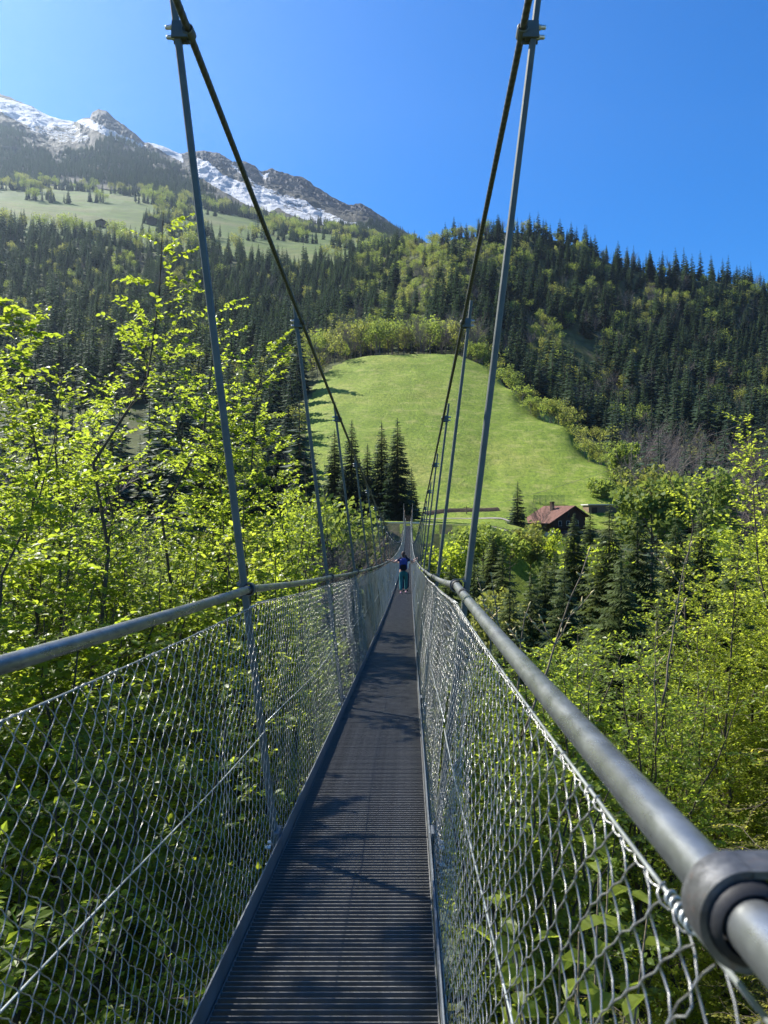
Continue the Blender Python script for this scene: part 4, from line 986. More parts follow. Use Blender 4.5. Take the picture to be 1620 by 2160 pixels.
# budding saplings on the right
def sapling(px, Y, top, bot, seed, label, side=3, lean=0.0):
    rg = np.random.default_rng(seed); a = at(px, top, Y); b0 = np.array((a.x+lean+rg.uniform(-.12, .12), Y+rg.uniform(-.1, .1), a.z-(bot-top)/F*Y)); a = np.array(a)-b0
    root = empty('budding_sapling', tuple(b0)); tag(root, label, 'sapling', 'bare budding saplings right of the bridge')
    wd = MB(); bd = []
    t = np.linspace(0, 1, 9); pts = a*t[:, None]+np.cumsum(rg.normal(0, .012, (9, 3)), 0)*np.array((1, 1, .2)); wd.tube(pts, .0075*(1-t)+.003, 6)
    bd.append((pts[-1], unit(pts[-1]-pts[-2])))
    for q in range(side):
        k = rg.integers(3, 8); p = pts[k]; L = np.linalg.norm(a)*rg.uniform(.1, .25); d = unit(np.array((rg.choice((-1, 1))*rg.uniform(.4, .8), rg.uniform(-.4, .4), .8)))
        e = p+d*L; wd.tube([p, p+d*L*.5+np.array((0, 0, -.02)), e], [.005, .004, .0025], 4); bd.append((e, d))
        for f in (.4, .7): bd.append((p+d*L*f, unit(d+rg.normal(0, .5, 3))))
    for k in (4, 5, 6, 7): bd.append((pts[k], unit(np.array((rg.choice((-1, 1)), 0, 1.0))))); bd.append((pts[k], unit(np.array((rg.choice((-1, 1)), .3, 1.0)))))
    link('stem', wd.data('stem', M['stem'], True), root)
    for p, d in bd:
        mb = MB(); mb.tube([p, p+d*.012, p+d*.03, p+d*.045], [.003, .008, .006, .001], 5); link('bud', mb.data('bud', M['bud'], True), root)
for a_ in [(1230, 5.2, 1165, 1560, 1, 'bare budding sapling standing alone before the dark conifers, tallest of them', 4, -.42), (1100, 5.8, 1278, 1480, 2, 'thin budding twig close beside the right handrail'), (1462, 6.5, 1150, 1480, 3, 'thin bare sapling in front of the yellow-green trees', 3, -.2), (1036, 6.6, 1215, 1400, 4, 'pale bare twig beside the first right hanger, taller of two'), (1022, 6.8, 1228, 1400, 5, 'pale bare twig beside the first right hanger, shorter of two'), (1385, 8.0, 1320, 1560, 6, 'thin bare sapling inside the right-hand thicket')]:
    sapling(*a_)

# ------------------------------------------------------------------ conifers that show their shape
def big_conifer(px, Y, top, seed, rad, label, group, mat='needle', levels=44, per=13, twigs=6, droop=.4, base_py=None, H=None):
    x, z = base_at(px, Y); zt = EYE+(CY-top)/F*Y
    if H: z = zt-H
    H = zt-z
    cr, tr = conifer(seed, H, rad*H, int(levels*1.25), per+3, twigs, droop, .05, gap=.05, tw=1.25)
    root = empty('spruce_tree', (x, Y, z)); tag(root, label, 'spruce', group)
    link('crown', cr.data('crown', M[mat]), root); link('trunk', tr.data('trunk', M['bark'], True), root); return root, H
g1 = 'spruces at the far end of the bridge'
c_a, Ha = big_conifer(838, 163, 880, 401, .20, 'tall dark spruce at the far bridge end, tallest of the pair against the meadow', g1, H=25, levels=40, per=11, twigs=7)
c_b, Hb = big_conifer(805, 166, 888, 402, .19, 'tall dark spruce at the far bridge end, left one of the close pair', g1, H=24.5, levels=38, per=11, twigs=7)
c_c, Hc = big_conifer(1092, 172, 1014, 403, .235, 'narrow dark spruce standing just left of the chalet', None, H=18.5, levels=34, per=9, twigs=6)
c_d, Hd = big_conifer(1345, 62, 1075, 404, .27, 'large dull green spruce right of the chalet with a bare trunk line', 'spruces in the gorge right of the bridge', H=21, levels=34, per=11, twigs=8, droop=.7, mat='needle_fresh')
c_e, He = big_conifer(1310, 34, 1160, 405, .26, 'nearest spruce in the gorge, hanging boughs behind the budding sapling', 'spruces in the gorge right of the bridge', H=15, levels=36, per=11, twigs=9, droop=.8, mat='needle_fresh')
def cp(src_, H0, px, Y, top, rz, label, group, H):
    x = (px-CX)/F*Y; zt = EYE+(CY-top)/F*Y; sc = H/H0
    return copy_thing(src_, (x, Y, zt-H), rz, label, group, sc)
for px_, Y_, tp, s_, h0, H_, rz, lab, grp in [
 (742, 170, 884, c_b, Hb, 24, 1.0, 'dark spruce left of the close pair, behind the left cable', g1),
 (706, 176, 905, c_a, Ha, 24, 2.2, 'dark spruce far left of the pair at the bridge end', g1),
 (775, 178, 935, c_a, Ha, 22, 3.0, 'dark spruce filling the gap left of the close pair', g1),
 (868, 172, 985, c_b, Hb, 16, 4.0, 'short dark spruce directly behind the far bridge end', g1),
 (655, 160, 930, c_b, Hb, 23, 4.5, 'dark spruce left of the second left hanger', g1),
 (590, 168, 900, c_a, Ha, 25, 5.5, 'dark spruce between the first and second left hangers', g1),
 (540, 150, 960, c_b, Hb, 24, .4, 'dark spruce just right of the first left hanger', g1),
 (620, 128, 1010, c_a, Ha, 22, 1.4, 'dark spruce low in the gorge left of the second left hanger', g1),
 (690, 125, 1030, c_b, Hb, 22, 2.6, 'dark spruce low in the gorge right of the second left hanger', g1),
 (760, 118, 1062, c_a, Ha, 22, 3.7, 'dark spruce low in the gorge behind the far left hangers', g1),
 (735, 58, 1155, c_b, Hb, 14, 5.8, 'low dark spruce just above the left handrail, right of the shrub', g1),
 (792, 72, 1152, c_a, Ha, 13, 2.9, 'low dark spruce left of the walkers below the guy cable', g1),
 (690, 64, 1120, c_b, Hb, 16, .7, 'dark spruce behind the bright shrub at the left handrail', g1),
 (826, 92, 1138, c_a, Ha, 14, 4.8, 'small dark spruce close to the far left handrail', g1),
 (810, 128, 1075, c_b, Hb, 21, 5.1, 'dark spruce below the anchor beam left of the bridge', g1)]:
    cp(s_, h0, px_, Y_, tp, rz, lab, grp, H_)
g2 = 'spruces in the gorge right of the bridge'
for px_, Y_, tp, s_, h0, H_, rz, lab in [
 (1211, 92, 1082, c_d, Hd, 15, 1.2, 'green spruce right in front of the chalet gable'),
 (1285, 80, 1062, c_d, Hd, 23, 2.5, 'green spruce just right of the chalet'),
 (1425, 72, 1090, c_d, Hd, 22, 3.3, 'dark spruce left of the tall yellow-green tree'),
 (1480, 84, 1065, c_d, Hd, 24, 4.6, 'dark spruce behind the yellow-green tree at the right'),
 (1190, 50, 1190, c_e, He, 17, .8, 'dark spruce in the shadow below the chalet'),
 (1120, 60, 1205, c_d, Hd, 18, 5.0, 'dark spruce below the spruce beside the chalet'),
 (1060, 75, 1150, c_d, Hd, 20, .3, 'dark spruce in the gorge left of the hut'),
 (1400, 40, 1230, c_e, He, 16, 2.2, 'spruce with hanging boughs right of the nearest one'),
 (1250, 42, 1290, c_e, He, 14, 3.9, 'low dark spruce directly left of the nearest one'),
 (1000, 85, 1165, c_d, Hd, 20, 2.9, 'dark spruce just right of the first right hanger'),
 (950, 95, 1180, c_d, Hd, 19, 1.9, 'dark spruce behind the second right hanger'),
 (1090, 38, 1330, c_e, He, 15, 5.4, 'dark spruce deep in the gorge above the right handrail'),
 (1040, 118, 1120, c_d, Hd, 16, 2.1, 'dark spruce on the bank left of the small shed'),
 (1245, 112, 1078, c_d, Hd, 19, 3.6, 'dark green spruce covering the right end of the chalet gable'),
 (1150, 74, 1172, c_d, Hd, 19, 5.6, 'dark spruce low in the gorge under the chalet porch'),
 (1075, 52, 1230, c_e, He, 15, 1.6, 'dark spruce in the shade right of the first right hanger'),
 (1170, 100, 1165, c_d, Hd, 16, 4.1, 'dark spruce in front of the foot of the chalet'),
 (1550, 60, 1130, c_d, Hd, 22, .9, 'dark spruce hidden behind the tall yellow-green tree'),
 (905, 110, 1165, c_d, Hd, 20, 3.1, 'dark spruce beside the far right hangers')]:
    cp(s_, h0, px_, Y_, tp, rz, lab, g2, H_)

# mid-distance leafy and bare trees round the bridge head and the chalet
def mid_tree(name, px, Y, top, H, seed, rad, n, size, mat, label, cat, group, bare=False, elong=1.0):
    mb = far_broadleaf(seed, H, rad*H, n, size, bare, True, elong)
    x = (px-CX)/F*Y; zt = EYE+(CY-top)/F*Y
    # crown and trunk are meshes of their own
    fs = MB(); ws = MB()
    o_ = 0
    for f, m in zip(mb.f, mb.m): (ws if m[0] == 1 else fs).f.append(f); (ws if m[0] == 1 else fs).m.append(np.zeros(len(f), int))
    root = empty(name, (x, Y, zt-H)); tag(root, label, cat, group)
    V = np.concatenate(mb.v); T = np.concatenate(mb.t)
    for nm, q, mt in (('crown', fs, mat), ('trunk', ws, M['bare'] if bare else M['bark'])):
        if not q.f: continue
        used = np.unique(np.concatenate([f.ravel() for f in q.f])); rm = np.full(len(V), -1); rm[used] = np.arange(len(used))
        q.v = [V[used]]; q.t = [T[used]]; q.f = [rm[f] for f in q.f]; q.n = len(used)
        link(nm, q.data(nm, mt), root)
    return root
for i, a_ in enumerate([
 ('leafy_tree', 1375, 120, 1005, 17, .36, 2600, .55, M['far_leaf'], 'vivid green round tree right of the chalet', 'tree', None),
 ('leafy_tree', 1372, 150, 985, 15, .34, 1600, .5, M['far_yel'], 'reddish budding tree behind the vivid green round tree', 'tree', None),
 ('leafy_tree', 1480, 130, 1000, 15, .36, 1800, .5, M['far_leaf'], 'green tree left of the tall tree at the right edge', 'tree', None),
 ('leafy_tree', 1268, 212, 1010, 9, .36, 1500, .5, M['far_leaf'], 'green tree at the lower right corner of the meadow behind the chalet', 'tree', None),
 ('leafy_tree', 1312, 222, 945, 12, .42, 1900, .6, M['far_leaf'], 'broad green tree at the right end of the meadow edge', 'tree', None),
 ('leafy_tree', 1235, 110, 1130, 14, .36, 1600, .42, M['leaf_dark'], 'leafy tree under the chalet among the spruces', 'tree', None),
 ('leafy_tree', 1020, 125, 1098, 12, .36, 1500, .4, M['far_leaf'], 'light green tree on the bank left of the hut', 'tree', None),
 ('leafy_tree', 992, 126, 1122, 9, .42, 1500, .36, M['far_leaf'], 'light green bush on the grassy bank left of the road bend', 'tree', None),
 ('leafy_tree', 1118, 132, 1112, 10, .42, 1700, .36, M['far_yel'], 'yellowish budding tree in front of the left end of the chalet', 'tree', None),
 ('leafy_tree', 1160, 140, 1128, 8, .42, 1500, .36, M['leaf_dark'], 'dark green bush hiding the foot of the chalet', 'tree', None),
 ('leafy_tree', 940, 112, 1150, 9, .42, 1500, .34, M['leaf_dark'], 'dark green bush just right of the far right hangers', 'tree', None),
 ('leafy_tree', 1075, 130, 1125, 8, .42, 1300, .36, M['far_leaf'], 'light green bush on the bank just above the small shed', 'tree', None),
 ('leafy_tree', 1060, 66, 1255, 10, .4, 1500, .3, M['far_yel'], 'pale budding shrub low in the gorge right of the hangers', 'tree', None),
 ('leafy_tree', 672, 70, 1000, 20, .25, 2200, .3, M['far_leaf'], 'loose light green tree left of the second left hanger', 'tree', None),
 ('leafy_tree', 600, 88, 1040, 20, .3, 2200, .35, M['leaf_dark'], 'dull green tree behind the first left hanger', 'tree', None),
 ('leafy_tree', 1540, 95, 1130, 18, .36, 2400, .42, M['leaf_dark'], 'dark leafy tree behind the yellow-green trees at the right', 'tree', None)]):
    nm, px_, Y_, tp, H_, rd, n_, sz, mt, lab, cat, grp = a_
    mid_tree(nm, px_, Y_, tp, H_, 500+i, rd, n_, sz, mt, lab, cat, grp)
for i, (px_, Y_, tp, H_, rd, lab) in enumerate([
 (735, 55, 1158, 5, .42, 'bare brown thicket tree behind the left hangers'), (772, 62, 1135, 6, .36, 'bare brown tree just left of the walkers'), (705, 46, 1182, 4, .45, 'bare brown bush above the left handrail'), (1140, 168, 1068, 7, .36, 'bare tree in front of the chalet roof'),
 (130, 26, 745, 20, .13, 'bare grey tree at the left before the far clearing'), (60, 30, 770, 20, .13, 'bare grey tree at the left picture edge'), (795, 75, 1145, 5, .4, 'bare brown bush under the anchor beam')]):
    mid_tree('bare_tree', px_, Y_, tp, H_, 600+i, rd, 0, 0, M['bare'], lab, 'bare tree', None, True, 1.3)
# ------------------------------------------------------------------ chalet, hut, road, barns
M['dark_wood'] = None
b = NB('dark_timber_wall'); c = b.coord('Object', (1, 1, 1)); wv = b.noise(b.coord('Object', (.6, .6, 9)), 2.2, 5, .6)
M['dark_wood'] = b.done(b.pbr(b.ramp(wv, [(.3, (.045, .028, .018)), (.7, (.10, .062, .04))]), .8, 0, b.bump(wv, .5, .03), .2))
M['tile'] = flat_mat('clay_tile', (.14, .07, .052), .8, 1.2, .3, .2, .4)
M['wall_white'] = flat_mat('limewash', (.62, .58, .52), .85, 1.5, .12, .2)
b = NB('window_glass'); M['glass'] = b.done(b.pbr((.03, .04, .05), .08, 0, None, .6))
M['soil'] = flat_mat('bare_soil', (.06, .045, .032), .9, 1.0, .4, .1, .8)
M['gravel'] = flat_mat('gravel_road', (.27, .25, .21), .9, .8, .2, .1, .6)
M['net'] = flat_mat('green_netting', (.05, .12, .06), .8, 2, .2, .1)
M['concrete'] = flat_mat('concrete', (.55, .54, .5), .85, 1, .15, .2)

YC = 184.0
pc = at(1207, 1066, YC); zb = pc.z-7.7
chalet = empty('chalet', (pc.x, YC, zb), R(32)); chalet.scale = (.95,)*3; tag(chalet, 'dark timber chalet with a reddish tiled roof and a chimney below the meadow', 'chalet')
W2L, W2R, LEN, ZE_L, ZE_R, ZR = 8.4, 5.4, 10.0, 3.6, 5.2, 8.0      # asymmetric gable: left eave lower
# local: +y runs along the ridge away from the camera, gable at y=0
mb = MB(); mb.box((-W2L+1.2, .0, -2.2), (W2R-.8, LEN, 1.2)); link('base_wall', mb.data('base_wall', M['wall_white']), chalet)
mb = MB(); prof = [(-W2L+1.1, 1.2), (W2R-.7, 1.2), (W2R-.7, ZE_R+.35), (0, ZR-.25), (-W2L+1.1, ZE_L+.3)]
v = [(x, y, z) for y in (-.05, LEN+.05) for x, z in prof]; n = 5
mb.add(v, [(i, (i+1) % n, n+(i+1) % n, n+i) for i in range(n)]); mb.add(v, [tuple(range(n-1, -1, -1)), tuple(range(n, 2*n))])
link('timber_wall', mb.data('timber_wall', M['dark_wood']), chalet)
for sx, we, ze in ((-1, W2L+.6, ZE_L-.15), (1, W2R+.4, ZE_R-.15)):
    L = math.hypot(we, ZR-ze); ang = math.atan2(ZR-ze, we)
    mb = MB(); mb.box((0, -1.1, -.14), (L, LEN+.8, .0))
    rows_ = int(L/.36)
    for i in range(rows_):
        mb.box((i*.36+.02, -1.12, .001), (i*.36+.355, LEN+.82, .05+.012*(i % 2)))
    Mx = Matrix.Translation((0, 0, ZR)) @ (Matrix.Rotation(math.pi, 4, 'Z') if sx < 0 else Matrix()) @ Matrix.Rotation(ang, 4, 'Y')
    if sx < 0: Mx = Mx @ Matrix.Translation((0, -LEN+.3, 0))
    link('roof', mb.data('roof', M['tile']), chalet, M=Mx)
    mb = MB(); mb.box((0, -1.16, -.3), (L, -1.121, -.02)); mb2 = link('barge_board', mb.data('barge_board', M['dark_wood']), chalet, M=(Matrix.Translation((0, 0, ZR)) @ Matrix(((sx, 0, 0, 0), (0, 1, 0, 0), (0, 0, 1, 0), (0, 0, 0, 1))) @ Matrix.Rotation(ang, 4, 'Y')))
mb = MB(); mb.box((-.45, -.4, -1.6), (.45, .4, 1.5)); mb.box((-.55, -.5, 1.501), (.55, .5, 1.68)); link('chimney', mb.data('chimney', M['dark_wood']), chalet, (-2.2, 5.2, ZR-.6))
for x, z, w_ in ((-4.4, 3.4, 1.0), (-1.6, 3.4, 1.0), (1.6, 3.4, 1.0), (-1.4, 5.6, .8), (.6, 5.6, .8)):
    fr = MB(); 
    for q in ((-w_/2-.08, -w_/2), (w_/2, w_/2+.08)): fr.box((q[0], -.14, -.6), (q[1], -.055, .6))
    for q in ((-.68, -.6), (.6, .68)): fr.box((-w_/2-.08, -.14, q[0]), (w_/2+.08, -.055, q[1]))
    f_ = link('window', fr.data('window', M['wall_white'] if z < 5 else M['dark_wood']), chalet, (x, 0, z))
    g_ = MB(); g_.box((-w_/2, -.1, -.6), (w_/2, -.07, .6)); link('pane', g_.data('pane', M['glass']), f_)
mb = MB(); mb.box((-W2L+.6, -1.4, 2.2), (W2R-.3, -.06, 2.32))
for i in range(26): mb.box((-W2L+.7+i*.5, -1.38, 2.321), (-W2L+.78+i*.5, -1.33, 3.1))
mb.box((-W2L+.6, -1.42, 3.101), (W2R-.3, -1.3, 3.2)); link('balcony', mb.data('balcony', M['dark_wood']), chalet)
pr = MB()
for sx in (-1, 1): 
    a = math.atan2(.9, 2.2); Mx = np.array(Matrix.Translation((-3.6, -4.6, 1.7)) @ Matrix(((sx, 0, 0, 0), (0, 1, 0, 0), (0, 0, 1, 0), (0, 0, 0, 1))) @ Matrix.Rotation(a, 4, 'Y')); pr.box((0.02, 0, -.1), (2.5, 4.4, .06), 0, Mx)
porch = link('porch_roof', pr.data('porch_roof', M['tile']), chalet)
pp = MB()
for x in (-5.5, -1.7): pp.box((x-.09, -4.4, -2.2), (x+.09, -4.2, .75))
link('porch_post', pp.data('porch_post', M['dark_wood']), chalet)

p = at(1283, 1064, 200); hut = empty('garden_hut', (p.x, 200, p.z-3.3), R(10)); tag(hut, 'low pale hut with a flat whitish roof right of the chalet', 'hut')
mb = MB(); mb.box((-5.6, 0, -2), (5.6, 4, 3.1)); link('wall', mb.data('wall', M['timber']), hut)
mb = MB(); mb.box((-6, -.5, 3.101), (6, 4.4, 3.36)); link('roof', mb.data('roof', M['concrete']), hut)
mb = MB(); mb.box((-4.8, -.06, .2), (-3.2, -.002, 2.5)); link('door', mb.data('door', M['dark_wood']), hut)
p = at(1062, 1160, 140); shed = empty('small_shed', (p.x, 140, p.z-1.6), R(-20)); tag(shed, 'small brown shed with a pinkish roof low in the gorge left of the chalet', 'shed')
mb = MB(); mb.box((-1.6, -1.4, -3), (1.6, 1.4, 1.6)); link('wall', mb.data('wall', M['dark_wood']), shed)
for sx in (-1, 1):
    mb = MB(); mb.box((0, -1.8, -.04), (2.2, 1.8, .06)); link('roof', mb.data('roof', M['tile']), shed, M=Matrix.Translation((0, 0, 2.5)) @ (Matrix.Rotation(math.pi, 4, 'Z') if sx < 0 else Matrix()) @ Matrix.Rotation(R(24), 4, 'Y'))
mb = MB(); mb.box((-.5, -1.46, -1), (.3, -1.401, 1.0)); link('door', mb.data('door', M['wall_white']), shed)
# netting enclosure on the meadow behind the chalet
nf = empty('net_fence', tuple(at(1156, 1062, 206))); tag(nf, 'dark green netting fence on the meadow directly behind the chalet roof', 'fence')
for i in range(6):
    mb = MB(); mb.tube([(-4+i*1.7, 0, -1), (-4+i*1.7, 0, 2.4)], .05, 6); link('post', mb.data('post', M['net']), nf)
mb = MB()
for i in range(40): mb.tube([(-4+i*.2125, 0, -.3), (-4+i*.2125, 0, 2.35)], .02, 3, cap=False)
for i in range(14): mb.tube([(-4, 0, -.3+i*.2), (4.5, 0, -.3+i*.2)], .022, 3, cap=False)
o = link('netting', mb.data('netting', M['net']), nf)

# road along the foot of the meadow with its cut bank
def ribbon(name, pts, width, mat, lift, thick=0.0, kind='structure'):
    pts = np.array(pts, float); t = np.linspace(0, len(pts)-1, 90); xy = np.stack([np.interp(t, np.arange(len(pts)), pts[:, i]) for i in (0, 1)], 1)
    d = np.gradient(xy, axis=0); d /= np.linalg.norm(d, axis=1)[:, None]; nrm = np.stack([-d[:, 1], d[:, 0]], 1); rowsv = []
    offs = np.linspace(-width/2, width/2, 5)
    for o_ in offs:
        q = xy+nrm*o_; rowsv.append(np.stack([q[:, 0], q[:, 1], ground(q[:, 0], q[:, 1])+lift+thick*(1-(2*abs(o_)/width)**2)], 1))
    V = np.stack(rowsv, 1); V[:, :, 2] = np.maximum(V[:, :, 2], V[:, 2:3, 2]-.15) if thick == 0 else V[:, :, 2]
    mb = MB(); mb.add(V.reshape(-1, 3), grid_faces(len(t), len(offs))); o = link(name, mb.data(name, mat, True)); o['kind'] = kind; return o
def gp(px, Y): return ((px-CX)/F*Y, Y)
ribbon('gravel_road', [gp(700, 176), gp(800, 174), gp(880, 171), gp(960, 178), gp(1060, 183), gp(1090, 180)], 1.5, M['gravel'], .1)
ribbon('earth_bank', [gp(895, 183), gp(950, 188), gp(1010, 191), gp(1050, 193)], 3.0, M['soil'], -.1, .8)
# barns on the pasture
for px_, Y_, s_, rz, lab in [(215, 1010, 1.0, 20, 'small dark barn on the alpine pasture at the left, lower one'), (325, 1100, 1.1, -15, 'small dark barn on the alpine pasture right of the lower barn')]:
    x = (px_-CX)/F*Y_; bn = empty('barn', (x, Y_, gz(x, Y_)-.5), R(rz)); bn.scale = (s_*1.5,)*3; tag(bn, lab, 'barn')
    mb = MB(); mb.box((-5, -4, -1), (5, 4, 4)); link('wall', mb.data('wall', M['dark_wood']), bn)
    for sx in (-1, 1):
        mb = MB(); mb.box((0, -5, -.1), (6.4, 5, .12)); link('roof', mb.data('roof', M['bare']), bn, M=Matrix.Translation((0, 0, 6.5)) @ (Matrix.Rotation(math.pi, 4, 'Z') if sx < 0 else Matrix()) @ Matrix.Rotation(R(26), 4, 'Y'))

# two blue cars behind the spruces at the bridge head
M['car_blue'] = flat_mat('blue_car_paint', (.03, .13, .45), .25, 1, .05, .6, 0)
def car(px, Y, rz, label):
    x = (px-CX)/F*Y; z = gz(x, Y)+.35; r_ = empty('parked_car', (x, Y, z), R(rz)); tag(r_, label, 'car')
    pr = [(-2.1, .35), (-2.1, .8), (-1.9, .95), (-1.15, 1.02), (-.6, 1.48), (.8, 1.5), (1.6, 1.0), (2.05, .9), (2.12, .4)]
    mb = MB(); n = len(pr); v = [(x_, yy*(.86 if z_ > 1.1 else 1), z_) for yy in (-.85, .85) for x_, z_ in pr]
    mb.add(v, [(i, i+1, n+i+1, n+i) for i in range(n-1)]+[(n-1, 0, n, 2*n-1)]); mb.add(v, [tuple(range(n-1, -1, -1)), tuple(range(n, 2*n))])
    link('body', mb.data('body', M['car_blue']), r_)
    for yy in (-1, 1):
        mb = MB(); q = [(-1.05, 1.06), (-.58, 1.42), (.75, 1.43), (1.35, 1.06)]; mb.add([(a, yy*(.865-.11*(b_ > 1.1)), b_) for a, b_ in q], [(0, 1, 2, 3) if yy > 0 else (3, 2, 1, 0)]); link('side_window', mb.data('side_window', M['glass']), r_)
        for xx in (-1.35, 1.35):
            mb = MB(); mb.tube([(xx, yy*.66, .33), (xx, yy*.88, .33)], .33, 14); wh = link('wheel', mb.data('wheel', M['rubber']), r_)
            mb = MB(); mb.tube([(xx, yy*.8, .33), (xx, yy*.886, .33)], .19, 10); link('rim', mb.data('rim', M['galv']), wh)
car(838, 182, 8, 'blue car parked behind the close pair of spruces, left one'); car(866, 183, -5, 'blue car parked behind the close pair of spruces, right one')

# ------------------------------------------------------------------ overhead lines
M['line'] = flat_mat('line_wire', (.05, .05, .052), .6)
def line(name, a, b_, sag, r, label, cat='cable'):
    a, b_ = np.array(a), np.array(b_); t = np.linspace(0, 1, 40); p = a+(b_-a)*t[:, None]; p[:, 2] -= 4*sag*t*(1-t)
    mb = MB(); mb.tube(p, r, 5); o = link(name, mb.data(name, M['line'], True)); tag(o, label, cat); return o
line('overhead_line', at(1570, 893, 75), at(895, 1090, 205), 1.6, .022, 'dark overhead line slanting across the meadow towards the bridge head')
line('overhead_line', at(1620, 1148, 88), at(1150, 1140, 92), .5, .013, 'thin line over the gorge conifers, upper one', 'cable')
line('overhead_line', at(1640, 1150, 80), at(1180, 1163, 84), .5, .016, 'thin line over the gorge conifers, lower one', 'cable')
line('guy_cable', at(560, 1150, 95), at(886, 1108, 140), 1.3, .035, 'thin guy cable running behind the left hangers to the anchor beam')
pole = empty('utility_pole', tuple(at(984, 1094, 186)-Vector((0, 0, .4)))); tag(pole, 'short wooden utility pole at the foot of the meadow right of the hangers', 'pole')
mb = MB(); mb.tube([(0, 0, -.5), (0, 0, 3.6)], [.14, .1], 8); link('post', mb.data('post', M['timber']), pole)
mb = MB(); mb.box((-.7, -.06, 3.1), (.7, .06, 3.22)); link('cross_arm', mb.data('cross_arm', M['timber']), pole)

# ------------------------------------------------------------------ two walkers on the bridge
def skin(name, joints, edges, mat, parent, levels=1, root=0):
    me = bpy.data.meshes.new(name); me.from_pydata([j[0] for j in joints], edges, []); me.materials.append(mat)
    o = link(name, me, parent); md = o.modifiers.new('skin', 'SKIN'); md.use_smooth_shade = True
    if not me.skin_vertices: 
        bpy.context.view_layer.objects.active = o
    sv = me.skin_vertices[0].data if me.skin_vertices else None
    if sv is None:
        me.attributes  # nothing to set
    else:
        for v_, (_, r_) in zip(sv, joints):
            rr = r_ if isinstance(r_, tuple) else (r_, r_); v_.radius = rr
        sv[root].use_root = True
    if levels:
        sb = o.modifiers.new('subdivision', 'SUBSURF'); sb.levels = levels; sb.render_levels = levels
    return o
M['skin'] = flat_mat('skin', (.50, .30, .22), .55, 6, .08, .4)
M['hair'] = flat_mat('brown_hair', (.06, .03, .02), .6, 30, .3, .4)
M['navy'] = flat_mat('navy_cloth', (.018, .022, .05), .85, 12, .2, .2)
M['teal'] = flat_mat('teal_cloth', (.022, .13, .145), .85, 12, .2, .2)
M['pack_blue'] = flat_mat('blue_backpack', (.025, .045, .22), .6, 12, .2, .3)
M['black'] = flat_mat('black_cloth', (.015, .015, .018), .8, 12, .2, .2)
M['white_cloth'] = flat_mat('white_cloth', (.75, .75, .74), .85, 12, .1, .2)
M['pink'] = flat_mat('pink_shoe', (.62, .34, .38), .7, 12, .2, .3)
